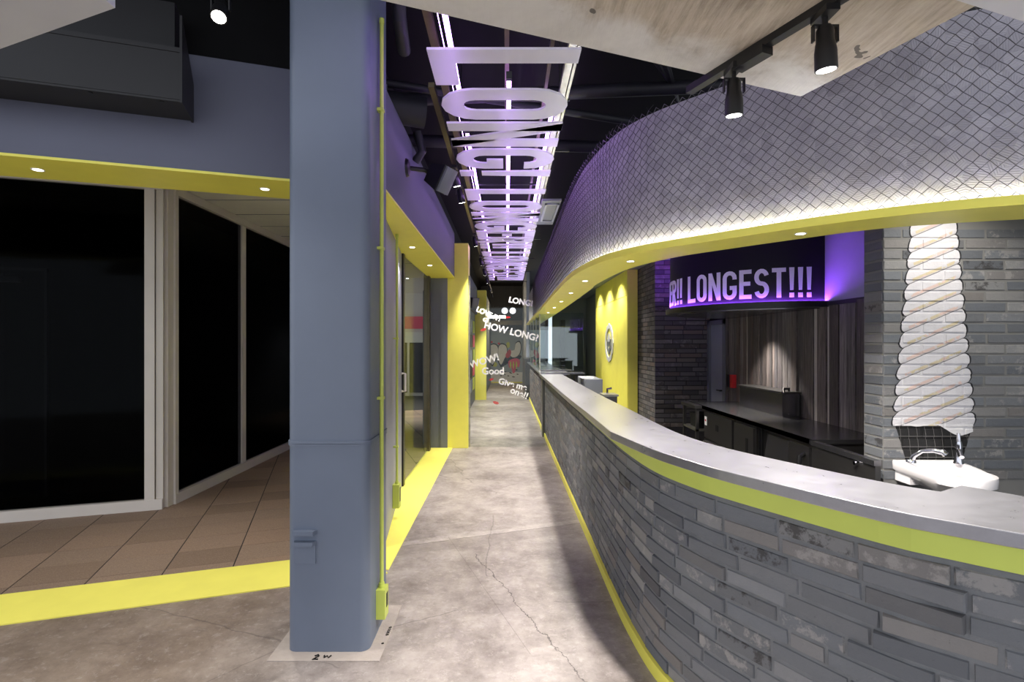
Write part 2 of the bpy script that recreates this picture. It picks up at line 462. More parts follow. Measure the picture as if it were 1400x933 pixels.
def arclen(path):
    L = [0.0]
    for a, b in zip(path, path[1:]): L.append(L[-1] + math.hypot(b[0] - a[0], b[1] - a[1]))
    return L
def sampler(path):
    L = arclen(path)
    def at(s):
        s = min(max(s, 0), L[-1])
        lo, hi = 0, len(L) - 1
        while hi - lo > 1:
            m = (lo + hi) // 2
            if L[m] <= s: lo = m
            else: hi = m
        t = (s - L[lo]) / ((L[hi] - L[lo]) or 1)
        a, b = path[lo], path[hi]
        l = math.hypot(b[0] - a[0], b[1] - a[1]) or 1
        return (a[0] + (b[0] - a[0]) * t, a[1] + (b[1] - a[1]) * t, (b[0] - a[0]) / l, (b[1] - a[1]) / l)
    return at, L[-1]
def smooth_n(path, n):
    at, L = sampler(path); return [at(L * i / (n - 1))[:2] for i in range(n)]

def tag(o, label=None, cat=None, group=None, kind=None):
    if label: o['label'] = label
    if cat: o['category'] = cat
    if group: o['group'] = group
    if kind: o['kind'] = kind
    return o
def thing(name, loc, label=None, cat=None, group=None, kind=None, rz=0.0):
    o = bpy.data.objects.new(name, None); COL.objects.link(o); o.location = loc; o.rotation_euler = (0, 0, rz)
    o.empty_display_size = 0.1
    return tag(o, label, cat, group, kind)
WORLD = {}
def obj(name, mb, mat, parent=None, smooth=False, local=False, label=None):
    """link a mesh built in world coordinates; a child keeps its world place, a top-level mesh gets its origin at its base"""
    me = mb.mesh(name, smooth) if isinstance(mb, MB) else mb
    if not me.materials: me.materials.append(M[mat] if isinstance(mat, str) else mat)
    o = bpy.data.objects.new(name, me); COL.objects.link(o)
    if parent is not None:
        o.parent = parent
        if not local:
            b = Vector(WORLD.get(parent.name, parent.location)); o.location = -b
            WORLD[o.name] = (0, 0, 0)
    elif not local:
        xs = [v.co.x for v in me.vertices]; ys = [v.co.y for v in me.vertices]; zs = [v.co.z for v in me.vertices]
        b = Vector(((min(xs) + max(xs)) / 2, (min(ys) + max(ys)) / 2, min(zs)))
        me.transform(Matrix.Translation(-b)); o.location = b; WORLD[o.name] = tuple(b)
    if label: o['label'] = label
    return o
def struct(name, mb, mat, label=None, smooth=False):
    o = obj(name, mb, mat, smooth=smooth); o['kind'] = 'structure'
    if label: o['label'] = label
    return o
def copy_tree(o, parent=None):
    c = o.copy(); COL.objects.link(c); c.parent = parent
    for ch in list(o.children): copy_tree(ch, c)
    return c
def spot(name, loc, target, power, angle=60, blend=0.6, col=(1, 0.96, 0.9), size=0.03):
    d = bpy.data.lights.new(name, 'SPOT'); d.energy = power; d.spot_size = math.radians(angle); d.spot_blend = blend
    d.color = col; d.shadow_soft_size = size
    o = bpy.data.objects.new(name, d); COL.objects.link(o); o.location = loc
    o.rotation_euler = (Vector(target) - Vector(loc)).to_track_quat('-Z', 'Y').to_euler()
    return o

# the entrance side is turned 18.8 degrees: s runs along it, n goes away from the camera
BX, BY = 0.947, 0.322
def W(s, n): return (BX * s - BY * n, BY * s + BX * n)
def wbox(mb, s0, s1, n0, n1, z0, z1):
    return mb.prism([W(s0, n0), W(s1, n0), W(s1, n1), W(s0, n1)], z0, z1)

# ================================================================ STRUCTURE
struct('floor', MB().box((-7, -4, -0.1), (5, 21.2, 0)), 'floor', 'worn grey concrete floor of the passage')
# granite pavers outside the entrance
tf = struct('floor', MB().prism([W(-5.2, 4.008), W(0.15, 4.008), (-1.13, 4.6), (-1.13, 8.0), (-1.13, 16), (-3.1, 16), W(-1.39, 5.72), W(-5.2, 5.72)], 0.0005, 0.0035), 'grout', 'dark joints between brown granite paving tiles')
TP = 0.417
tile_me = {}
def clip(poly, a, b):
    """keep the part left of the line a->b"""
    out = []; n = len(poly)
    def sd(p): return (b[0] - a[0]) * (p[1] - a[1]) - (b[1] - a[1]) * (p[0] - a[0])
    for i in range(n):
        p, q = poly[i], poly[(i + 1) % n]; sp, sq = sd(p), sd(q)
        if sp >= 0: out.append(p)
        if sp * sq < 0:
            t = sp / (sp - sq); out.append((p[0] + (q[0] - p[0]) * t, p[1] + (q[1] - p[1]) * t))
    return out
for i in range(-9, 14):
    s0 = -1.83 + TP * i
    for j in range(0, 28):
        n0 = 4.008 + 0.30 * j - 0.20
        g = 0.004
        poly = [W(s0 + g, n0 + g * .5), W(s0 + TP - g, n0 + g * .5), W(s0 + TP - g, n0 + 0.30 - g * .5), W(s0 + g, n0 + 0.30 - g * .5)]
        cx = sum(p[0] for p in poly) / 4; cy = sum(p[1] for p in poly) / 4
        if cx < -1.0 - 0.93 * cy or cy > 15.5: continue                # outside the view
        if n0 > 6.4 and (cx < -3.3 or cx > -0.8): continue
        poly = clip(poly, W(-9, 4.010), W(3, 4.010))
        if len(poly) > 2: poly = clip(poly, (-1.12, 0), (-1.12, 20))
        if len(poly) > 2 and cx < -2.9:
            poly = clip(poly, W(-1.40, 5.66), W(-9, 5.66)) if (BX * cx + BY * cy) < -1.39 else clip(poly, (-3.14, 20), (-3.14, 0))
        if len(poly) < 3: continue
        area = 0.5 * abs(sum(a[0] * b[1] - b[0] * a[1] for a, b in zip(poly, poly[1:] + poly[:1])))
        if area < 0.004: continue
        h = 0.0052 + random.uniform(-0.0006, 0.0006)
        obj('tile', MB().prism(poly, 0.001, h), 'tile', tf)

# yellow floor stripes
struct('trim_1', MB().prism([W(-4.6, 3.578), W(0.393, 3.578), W(0.25, 4.008), W(-4.6, 4.008)], 0, 0.0065), 'yellow_floor', 'yellow painted floor stripe below the entrance lintel')
struct('trim_2', MB().prism([(-1.12, 3.57), (-0.785, 3.57), (-0.785, 7.76), (-1.12, 7.76)], 0, 0.0065), 'yellow_floor', 'yellow painted floor stripe along the doorway')

# entrance lintel: grey fascia over a yellow soffit
L1 = struct('wall_entrance', wbox(MB(), -4.8, 0.39, 3.578, 3.66, 2.522, 3.2), 'fascia', 'grey painted fascia above the tiled entrance')
struct('trim_3', MB().prism([W(-4.8, 3.574), W(0.39, 3.574), W(0.25, 4.008), W(-4.8, 4.008)], 2.507, 2.522), 'yellow', 'yellow soffit under the entrance fascia')
struct('wall_entrance_back', wbox(MB(), -4.8, 0.25, 3.93, 4.0, 2.522, 3.7), 'black')
struct('wall_entrance_top', wbox(MB(), -4.8, 0.30, 3.66, 3.93, 3.195, 3.7), 'black')
# passage lintel
struct('wall_left', MB().box((-0.83, 3.36, 2.47), (-0.757, 7.76, 3.1)), 'fascia', 'grey fascia above the side doorway')
struct('trim_4', MB().box((-1.12, 3.36, 2.455), (-0.755, 7.76, 2.47)), 'yellow', 'yellow soffit above the side doorway')
struct('wall_left_upper', MB().box((-1.2, 3.5, 3.1), (-1.0, 21, 3.75)), 'black')
struct('wall_left_upper_back', MB().box((-1.13, 3.7, 2.47), (-1.06, 7.76, 3.1)), 'black')
# jamb block and yellow piers
struct('wall_left_jamb', MB().box((-1.15, 7.77, 0), (-0.94, 8.0, 2.455)), 'mid_grey', 'grey jamb beside the yellow pier')
struct('trim_5', MB().box((-0.955, 7.752, 0), (-0.856, 7.8, 2.455)), 'mid_grey', 'grey cover strip on the jamb')
for nm, y0, lab in (('pier', 7.76, 'tall yellow pier beside the side doorway'), ('pier', 14.5, 'yellow pier beside the poster racks, farther down the passage')):
    p = obj(nm, MB().box((-0.856, y0, 0), (-0.56, y0 + 0.35, 2.96)), 'yellow'); tag(p, lab, 'pier')
struct('wall_left_far', MB().box((-1.25, 8.0, 0), (-0.86, 14.5, 2.3)), 'mid_grey', 'grey wall beyond the first yellow pier')
struct('wall_left_far_upper', MB().box((-1.25, 8.11, 2.3), (-0.80, 14.5, 3.0)), 'fascia', 'grey fascia beyond the first yellow pier')
struct('wall_left_end', MB().box((-1.25, 14.87, 0), (-0.62, 20.75, 3.0)), 'mid_grey')
# ceiling
struct('ceiling', MB().box((-7, 1.6, 3.75), (4.6, 21.2, 3.85)), 'black', 'black painted open ceiling')
struct('ceiling_porch', MB().prism([W(-4.8, 4.0), W(0.25, 4.0), (-1.13, 16), (-3.3, 16), (-3.3, 5.2), W(-4.8, 5.9)], 2.985, 3.03), 'white', 'pale panelled ceiling of the entrance porch')
for k in range(1, 9):
    struct('ceiling_joint', MB().box((-3.12, 4.9 + k * 0.62, 2.981), (-1.14, 4.908 + k * 0.62, 2.986)), 'mid_grey')
# concrete slab and neighbours overhead
slab = [(1.304, 2.385), (-1.3, 1.367), (-1.3, -0.4), (2.35, -0.4), (2.32, 0.0)]
slab = [(1.304, 2.385), (-1.3, 1.367), (-1.3, -0.6), (2.326, -0.6)]
struct('ceiling_slab', MB().prism(slab, 2.6, 2.95), 'slab', 'raw board-marked concrete slab overhead')
struct('ceiling_beam', MB().prism([(1.17, 1.57), (2.15, 1.912), (2.6, 0.3), (1.5, -0.3)], 2.55, 2.599), 'beam_grey', 'pale grey beam beside the chain-link fascia')
struct('ceiling_panel', MB().prism([(-1.28, 1.757), (-3.2, 2.53), (-3.6, 0.2), (-1.28, 0.2)], 2.6, 2.66), 'beam_grey', 'pale grey ceiling panel by the entrance')

# windows of the entrance (white aluminium, dark inside)
def window(name, a, b, posts, z0=0.0, z1=2.98, out=0.05, label=None, w=0.085):
    """a, b plan end points; frame bars + dark panes between"""
    dx, dy = b[0] - a[0], b[1] - a[1]; L = math.hypot(dx, dy); dx, dy = dx / L, dy / L
    nx, ny = dy, -dx
    root = thing(name, (a[0], a[1], 0), label, None, None, 'structure')
    def bar(nm, u0, u1, za, zb, d0, d1, mat):
        poly = [(a[0] + dx * u + nx * d, a[1] + dy * u + ny * d) for u, d in ((u0, d0), (u1, d0), (u1, d1), (u0, d1))]
        return obj(nm, MB().prism(poly, za, zb), mat, root)
    bar('bottom_rail', 0.002, L - 0.002, z0 + 0.001, z0 + 0.10, -0.018, out + 0.003, 'white_frame')
    bar('head_rail', 0.002, L - 0.002, z1 - 0.08, z1 - 0.001, -0.018, out + 0.003, 'white_frame')
    for (u0, u1, d) in posts: bar('post', u0, u1, z0, z1, -0.02, d, 'white_frame')
    ed = sorted((u0, u1) for u0, u1, d in posts)
    edges = [0.0] + [v for e in ed for v in e] + [L]
    for i in range(0, len(edges), 2):
        if edges[i + 1] - edges[i] > 0.1: bar('pane', edges[i], edges[i + 1], z0 + 0.1, z1 - 0.08, 0.004, 0.012, 'dark_glass')
    return root
wa, wc = W(-4.7, 5.66), W(-1.385, 5.66)
LW = 3.315
window('window_1', wa, wc, [(LW - 0.14, LW - 0.062, 0.05), (LW - 0.055, LW, 0.03)], label='large white framed shop window with black interior')
window('window_2', (-3.145, 5.02), (-3.145, 12.0), [(0, 0.05, 0.05), (1.31, 1.40, 0.03), (3.9, 3.99, 0.03), (6.9, 6.98, 0.03)], label='white framed side window with black interior')
struct('wall_shop_corner', MB().box((-3.25, 4.935, 0), (-3.112, 5.018, 2.979)), 'white_frame')
struct('wall_shop_back', MB().prism([W(-4.9, 6.5), W(-1.6, 6.5), W(-1.6, 6.6), W(-4.9, 6.6)], 0, 3), 'void')
struct('wall_shop_side', MB().box((-3.75, 5.5, 0), (-3.7, 12.2, 3)), 'void')
struct('wall_shop_end', MB().prism([W(-4.95, 5.66), W(-4.88, 5.66), W(-4.88, 6.6), W(-4.95, 6.6)], 0, 3), 'void')  # unseen end wall, added to keep sky light out of the shop
struct('floor_shop', MB().prism([W(-4.9, 5.72), W(-1.5, 5.72), (-3.2, 12), (-3.8, 12), (-3.8, 6.6), W(-4.9, 6.6)], 0.001, 0.004), 'void')
struct('ceiling_shop', MB().prism([W(-4.9, 5.72), W(-1.5, 5.72), (-3.2, 12), (-3.8, 12), (-3.8, 6.6), W(-4.9, 6.6)], 2.96, 2.98), 'void')
d1 = thing('door_1', (*W(-3.2, 6.48), 0), 'black door with closer inside the dark shop', None, None, 'structure')
obj('leaf', wbox(MB(), -4.2, -2.6, 6.46, 6.5, 0.02, 2.22), 'black', d1)
mb = MB(); wbox(mb, -4.2, -2.58, 6.45, 6.5, 2.22, 2.245); wbox(mb, -2.60, -2.58, 6.45, 6.5, 0, 2.22)
obj('frame', mb, 'dark_box', d1)
mb = MB(); wbox(mb, -3.0, -2.78, 6.40, 6.46, 2.10, 2.15); wbox(mb, -3.3, -2.9, 6.41, 6.43, 2.16, 2.18)
obj('closer', mb, 'dark_box', d1)

# side doorway: pale leaf, glass leaf, bronze post
d2 = thing('door_2', (-1.0, 4.8, 0), 'pale grey door leaf standing by the steel column', None, None, 'structure')
mb = MB().prism([(-0.90, 3.95), (-1.10, 5.62), (-1.14, 5.615), (-0.94, 3.945)], 0.01, 2.45)
obj('leaf', mb, 'light_grey', d2)
obj('handle', MB().tube([(-1.075, 5.50, 1.02), (-1.04, 5.50, 1.02), (-1.04, 5.50, 1.20), (-1.075, 5.50, 1.20)], 0.012), 'white_frame', d2)
d3 = thing('door_3', (-1.1, 7.0, 0), 'glass side door with bronze frame post', None, None, 'structure')
obj('pane', MB().box((-1.105, 5.72, 0.02), (-1.095, 7.5, 2.44)), 'glass', d3)
obj('frame_post', MB().box((-1.16, 7.5, 0), (-1.08, 7.62, 2.455)), 'bronze', d3)
obj('frame_post', MB().box((-1.16, 7.65, 0), (-1.10, 7.76, 2.455)), 'black_metal', d3)
obj('frame_post', MB().box((-1.13, 5.64, 0), (-1.085, 5.72, 2.455)), 'black_metal', d3)
# the arcade seen through the glass door
struct('wall_arcade', MB().box((-3.6, 15.6, 0), (-1.3, 15.7, 3.0)), 'white_frame', 'pale arcade wall seen through the glass door')
sg = obj('shop_sign', MB().box((-3.4, 15.5, 1.95), (-1.6, 15.6, 2.3)), 'pink'); tag(sg, 'pink shop sign seen through the glass door', 'sign')
d4 = thing('door_4', (-2.4, 15.55, 0), 'arcade shop doors seen through the glass door', None, None, 'structure')
for k in range(4):
    x0 = -3.3 + k * 0.45
    obj('pane', MB().box((x0 + 0.03, 15.56, 0.1), (x0 + 0.42, 15.59, 1.55)), 'dark_box', d4)
    obj('frame', MB().box((x0 - 0.03, 15.54, 0), (x0 + 0.03, 15.6, 1.6)), 'white_frame', d4)
obj('lintel', MB().box((-3.4, 15.53, 1.55), (-1.4, 15.6, 1.85)), 'white', d4)

# kitchen shell
struct('wall_kitchen_plank', MB().box((2.655, 3.27, 0), (2.75, 7.2, 2.65)), 'black', 'dark backing of the reclaimed plank wall')
struct('wall_kitchen_upper', MB().box((2.632, 3.27, 1.85), (2.655, 4.47, 2.65)), 'lilac_grey', 'pale wall panel beside the black hood')
struct('trim_6', MB().box((2.622, 3.27, 1.815), (2.655, 4.46, 1.85)), 'black_metal', 'black trim under the pale wall panel')
struct('wall_kitchen_end', MB().box((1.10, 13.0, 0), (3.0, 13.1, 2.65)), 'kitchen_grey', 'grey end wall of the kitchen')
struct('wall_kitchen_side', MB().box((1.92, 8.3, 0), (2.0, 13.0, 2.65)), 'kitchen_grey')
struct('wall_kitchen_outer', MB().box((4.0, -0.5, 0), (4.1, 3.4, 2.65)), 'kitchen_grey')
struct('floor_kitchen', MB().prism([(0.95, 14.9), (0.95, 3.3), (1.2, 2.3), (2.2, 1.3), (4, 0.2), (4, 14.9)], 0.0, 0.004), 'dark_box')

# ================================================================ CURVED PATHS (plan, far to near)
F_top = catmull([(0.52, 8.7), (0.525, 8.04), (0.537, 4.87), (0.552, 3.675), (0.556, 3.1)]) + catmull([(0.556, 2.903), (0.65, 2.422), (0.738, 2.162), (0.8225, 1.968), (1.069, 1.549), (1.176, 1.43), (1.283, 1.33), (1.55, 1.10), (1.95, 0.82)])
B_top = catmull([(0.87, 8.7), (0.865, 8.04), (0.868, 5.19), (0.89, 3.80), (0.893, 3.23), (0.915, 2.786), (1.006, 2.407), (1.26, 1.877), (1.39, 1.71), (1.517, 1.577), (1.75, 1.36), (2.12, 1.08)])
BR = catmull([(0.615, 8.7), (0.622, 6), (0.628, 4.0), (0.631, 3.2), (0.642, 2.78), (0.676, 2.42), (0.752, 2.16), (0.838, 1.975), (1.083, 1.562), (1.189, 1.443), (1.296, 1.343), (1.562, 1.113), (1.96, 0.835)])
MS = catmull([(0.56, 15.5), (0.55, 10), (0.538, 7.5), (0.524, 5.5), (0.528, 4.6), (0.565, 4.05), (0.648, 3.58), (0.76, 3.31), (0.885, 3.125), (1.123, 2.862), (1.42, 2.535), (1.739, 2.282), (2.06, 2.128), (2.5, 1.98), (3.2, 1.85)])
SI = catmull([(0.92, 15.5), (0.90, 10), (0.88, 7.5), (0.85, 5.5), (0.83, 5.04), (0.86, 4.3), (0.912, 3.885), (1.05, 3.48), (1.244, 3.187), (1.715, 2.642), (2.0, 2.48), (2.294, 2.385), (2.8, 2.22), (3.4, 2.1)])

# ================================================================ BRICKS
def brick_mesh(variant):
    rnd = random.Random(variant)
    """unit brick: x along (-.5..+.5), y depth 0(front)..1, z (0..1); front rim chamfered and a little uneven"""
    j = lambda a: rnd.uniform(-a, a)
    mb = MB()
    fr = [(-0.5 + 0.018 + j(.008), 0.0 + j(.05), 0.07 + j(.03)), (0.5 - 0.018 + j(.008), j(.05), 0.07 + j(.03)), (0.5 - 0.018 + j(.008), j(.05), 0.93 + j(.03)), (-0.5 + 0.018 + j(.008), j(.05), 0.93 + j(.03))]
    md = [(-0.5 + abs(j(.012)), 0.22, abs(j(.04))), (0.5 - abs(j(.012)), 0.22, abs(j(.04))), (0.5 - abs(j(.012)), 0.22, 1 - abs(j(.04))), (-0.5 + abs(j(.012)), 0.22, 1 - abs(j(.04)))]
    bk = [(-0.5, 1, 0), (0.5, 1, 0), (0.5, 1, 1), (-0.5, 1, 1)]
    fs = [(0, 1, 2, 3)]
    for a, b in ((0, 4), (4, 8)):
        fs += [(a + (i + 1) % 4, a + i, b + i, b + (i + 1) % 4) for i in range(4)]
    mb.add(fr + md + bk, fs); return mb
BRM = [brick_mesh(i) for i in range(7)]
def brick_data(mat): 
    out = []
    for mb in BRM:
        me = mb.mesh('brick'); me.materials.append(M[mat]); out.append(me)
    return out
def put_brick(data, parent, base, x, y, z, ang, length, depth, height, name='brick'):
    o = bpy.data.objects.new(name, random.choice(data)); COL.objects.link(o); o.parent = parent
    o.location = (x - base[0], y - base[1], z - base[2]); o.rotation_euler = (0, 0, ang); o.scale = (length, depth, height)
    return o
def join_bricks(mb, x, y, z, ang, length, depth, height):
    src = random.choice(BRM); c, s = math.cos(ang), math.sin(ang)
    mb.add([(x + a * length * c - b * depth * s, y + a * length * s + b * depth * c, z + h * height) for a, b, h in src.v], src.f)

# curved brick counter
CB = (0.75, 4.0, 0)
counter = thing('brick_counter', CB, 'curved grey brick service counter with lime band under the steel top', 'counter')
core = obj('mortar_core', MB().sweep(BR, [(0.0055, 0.0), (0.0055, 0.925), (0.10, 0.925), (0.10, 0.0)]), 'mortar', counter)
obj('kick_strip', MB().sweep(BR, [(-0.014, 0.0), (-0.014, 0.062), (0.01, 0.062), (0.01, 0.0)]), 'yellow', counter, label='yellow kick strip along the floor')
obj('lime_band', MB().sweep(BR, [(-0.006, 0.924), (-0.006, 0.9898), (0.08, 0.9898), (0.08, 0.924)]), 'lime', counter, label='lime yellow band below the countertop')
at, LB = sampler(BR)
PITCH, BH, BLN = 0.0606, 0.0515, 0.232
items = []
for c in range(14):
    z = 0.066 + c * PITCH
    s = -(BLN + 0.009) * (0.5 if c % 2 else 0.0) - random.uniform(0, 0.04)
    while s < LB:
        ln = BLN + random.uniform(-0.022, 0.022)
        if random.random() < 0.09: ln *= 0.5
        s0, s1 = max(s, 0), min(s + ln, LB)
        if s1 - s0 > 0.04:
            x, y, tx, ty = at((s0 + s1) / 2)
            items.append((math.hypot(x, y), x, y, z, math.atan2(ty, tx), s1 - s0))
        s += ln + 0.009
items = [i for i in items if i[2] > 0.95]
def in_view(i):
    px = 693 + i[1] * FPX / i[2]; py = 471 + (EYE - i[3]) * FPX / i[2]
    return -30 < px < 1440 and py < 960
vis = sorted([i for i in items if in_view(i)]); near, rest = vis[:296], vis[296:] + [i for i in items if not in_view(i)]
bd = brick_data('brick')
for (_, x, y, z, a, ln) in near:
    put_brick(bd, counter, CB, x, y, z + random.uniform(-.001, .001), a, ln, 0.03, BH)
mb = MB()
for (_, x, y, z, a, ln) in rest: join_bricks(mb, x, y, z, a, ln, 0.03, BH)
o = obj('bricks', mb, 'brick', counter); o['kind'] = 'stuff'

# steel countertop
N_ = 150
def split_top():
    f1 = [p for p in F_top if p[1] > 2.95]; 
    return f1
fa = smooth_n(F_top, N_)
# match the inner edge to the outer edge by nearest point
bs, LBk = sampler(B_top)
bpts = [bs(LBk * i / 600)[:2] for i in range(601)]
nf = normals(fa); ib = []; last = 0
for (x, y), (nx, ny) in zip(fa, nf):
    tx, ty = x + nx * 0.34, y + ny * 0.34
    k = min(range(last, len(bpts)), key=lambda q: (bpts[q][0] - tx) ** 2 + (bpts[q][1] - ty) ** 2)
    last = k; ib.append(bpts[k])
mb = MB(); vs = []
for (x, y), (u, v) in zip(fa, ib): vs += [(x, y, 1.03), (u, v, 1.03), (u, v, 0.99), (x, y, 0.99)]
fs = [(i * 4 + j, i * 4 + (j + 1) % 4, (i + 1) * 4 + (j + 1) % 4, (i + 1) * 4 + j) for i in range(N_ - 1) for j in range(4)] + [(0, 1, 2, 3), tuple((N_ - 1) * 4 + j for j in (3, 2, 1, 0))]
mb.add(vs, fs)
o = obj('countertop', mb, 'steel_top'); tag(o, 'curved brushed steel countertop on the brick counter', 'countertop')
bv = o.modifiers.new('bevel', 'BEVEL'); bv.width = 0.003; bv.segments = 2; bv.limit_method = 'ANGLE'
# inside face of the counter
obj('inner_panel', MB().sweep(BR, [(0.10, 0.0), (0.10, 0.985), (0.13, 0.985), (0.13, 0.0)]), 'steel_dark', counter)

# second counter beyond the steel post
C2B = (0.75, 11.5, 0)
counter2 = thing('brick_counter', C2B, 'straight brick counter beyond the steel post with glass screens on top', 'counter')
P2 = [(0.615, 14.6 - 0.5 * i) for i in range(12)]
obj('mortar_core', MB().sweep(P2, [(0.008, 0.0), (0.008, 0.94), (0.10, 0.94), (0.10, 0.0)]), 'mortar_dark', counter2)
obj('kick_strip', MB().sweep(P2, [(-0.014, 0.0), (-0.014, 0.062), (0.01, 0.062), (0.01, 0.0)]), 'yellow', counter2)
obj('lime_band', MB().sweep(P2, [(-0.006, 0.94), (-0.006, 0.99), (0.08, 0.99), (0.08, 0.94)]), 'lime', counter2)
at2, LB2 = sampler(P2); mb = MB()
for c in range(14):
    s = -0.12 * (c % 2)
    while s < LB2:
        s0, s1 = max(s, 0), min(s + BLN, LB2); x, y, tx, ty = at2((s0 + s1) / 2)
        if s1 - s0 > 0.03: join_bricks(mb, x, y, 0.066 + c * 0.061, math.atan2(ty, tx), s1 - s0, 0.03, BH)
        s += BLN + 0.009
o = obj('bricks', mb, 'brick_far', counter2); o['kind'] = 'stuff'
obj('top_slab', MB().box((0.55, 8.95, 0.99), (1.05, 14.65, 1.02)), 'steel_top', counter2)
o = obj('steel_post', MB().box((0.575, 8.70, 0), (0.66, 8.95, 1.0)), 'steel_dark'); tag(o, 'dark steel post between the two brick counters', 'post')
o = obj('end_cabinet', MB().box((0.50, 14.66, 0), (1.1, 16.5, 1.06)).box((0.49, 14.65, 1.06), (1.12, 16.52, 1.1)), 'steel_dark'); tag(o, 'dark cabinet at the far end of the counters', 'cabinet')

# brick pier behind the wash basin
PB = (2.7, 3.1, 0)
pil = thing('brick_pier', PB, 'grey brick pier with soft-serve ice cream mural above the wash basin', 'pier')
obj('mortar_core', MB().box((2.173, 3.102, 0.0), (3.9, 3.27, 2.6)), 'mortar_painted', pil)
bdp = brick_data('brick_painted')
bdq = brick_data('brick_far')
for c in range(24):
    z = 0.72 + c * 0.0606
    x = 2.172 + 0.0
    first = True
    while x < 3.35:
        ln = BLN + random.uniform(-0.012, 0.012)
        if first: ln = 0.10 if c % 2 else 0.215; first = False
        put_brick(bdp, pil, PB, x + ln / 2, 3.098, z, 0.0, ln, 0.03, BH)
        x += ln + 0.009
    put_brick(bdp, pil, PB, 2.168, 3.186, z, -PI / 2, 0.155, 0.03, BH)

# brick block by the kitchen door
KB = (2.2, 7.1, 0)
blk = thing('brick_wall_block', KB, 'dark brown-grey brick wall between yellow panel and kitchen door', 'wall block')
obj('mortar_core', MB().box((1.938, 7.028, 0.0), (2.655, 8.25, 2.65)), 'mortar_dark', blk)
for c in range(36):
    z = 0.42 + c * 0.0606
    x = 1.932 - random.uniform(0, 0.0)
    first = True
    while x < 2.64:
        ln = random.choice((0.16, 0.20, 0.232, 0.25, 0.28))
        if first and c % 2: ln = 0.12
        first = False
        ln = min(ln, 2.65 - x)
        if ln > 0.04: put_brick(bdq, blk, KB, x + ln / 2, 7.02 + random.uniform(-0.006, 0.004), z, 0.0, ln, 0.03, BH)
        x += ln + 0.007
    y = 7.03 + (0.0 if c % 2 else 0.0)
    first = True
    while y < 8.2:
        ln = 0.232 if not (first and not c % 2) else 0.12
        first = False
        ln = min(ln, 8.24 - y)
        if ln > 0.04: put_brick(bdq, blk, KB, 1.932, y + ln / 2, z, -PI / 2, ln, 0.03, BH)
        y += ln + 0.008

# ================================================================ CHAIN-LINK FASCIA AND SOFFIT
ZB, ZT, ZM = 2.055, 2.095, 2.90
NS = 180
# yellow soffit: outer edge MS, inner edge SI
ms = smooth_n(MS, NS); nm = normals(ms)
sis, LSi = sampler(SI); sp = [sis(LSi * i / 900)[:2] for i in range(901)]
inn = []; last = 0
for (x, y), (nx, ny) in zip(ms, nm):
    tx, ty = x + nx * 0.33, y + ny * 0.33
    k = min(range(last, len(sp)), key=lambda q: (sp[q][0] - tx) ** 2 + (sp[q][1] - ty) ** 2); last = k; inn.append(sp[k])
vs = []
for (x, y), (a, b), (u, v) in zip(ms, nm, inn): vs += [(x, y, ZT), (x + a * 0.012, y + b * 0.012, ZT), (x + a * 0.012, y + b * 0.012, ZB + 0.015), (u, v, ZB + 0.015), (u, v, ZB), (x, y, ZB)]
fs = [(i * 6 + j, i * 6 + (j + 1) % 6, (i + 1) * 6 + (j + 1) % 6, (i + 1) * 6 + j) for i in range(NS - 1) for j in range(6)] + [tuple(range(6)), tuple((NS - 1) * 6 + j for j in range(6))[::-1]]
struct('trim_7', MB().add(vs, fs), 'yellow', 'curved yellow soffit under the chain-link fascia')
struct('wall_fascia', MB().sweep(ms, [(0.075, ZB + 0.016), (0.075, ZM), (0.095, ZM), (0.095, ZB + 0.016)]), 'film', 'curved fascia covered in crinkled grey film behind the chain link', smooth=True)
struct('wall_fascia_back', MB().sweep([(u, v) for u, v in inn], [(-0.02, ZB + 0.015), (-0.02, 2.65), (0.0, 2.65), (0.0, ZB + 0.015)]), 'kitchen_grey')
o = obj('led_strip', MB().sweep(ms, [(0.022, ZB + 0.018), (0.022, ZB + 0.024), (0.036, ZB + 0.024), (0.036, ZB + 0.018)]), 'strip'); tag(o, 'white light strip hidden behind the yellow lip under the chain link', 'light strip')
# kitchen ceiling follows the inner soffit edge
struct('ceiling_kitchen', MB().prism([(u, v) for u, v in inn] + [(4.0, 2.1), (4.0, 15.5)], 2.6, 2.65), 'kitchen_grey')
# chain link: interlaced zig-zag wires
CW, CH = 0.029, 0.0272
atm, LM = sampler(MS)
mb = MB()
def wirept(s, z, d):
    x, y, tx, ty = atm(s); nx, ny = -ty, tx
    o_ = 0.045 + d
    return (x + nx * o_, y + ny * o_, z)
rw = 0.0023
s_end = LM - 0.2
j = 0
s = 3.0
while s < s_end:
    pts = []
    k = 0; z = ZT - 0.004; top = ZM + random.uniform(0.015, 0.045)
    while z < top:
        side = (k + j) % 2
        pts.append(wirept(s + (CW if side else 0) + random.uniform(-.0015, .0015), z, 0.005 if k % 2 else -0.003)); k += 1; z += CH
    mb.tube(pts, rw, 3, cap=False)
    s += CW; j += 1
cl = obj('chain_link_mesh', mb, 'wire'); tag(cl, 'galvanised chain-link mesh stretched over the curved fascia', 'mesh', None, 'stuff')

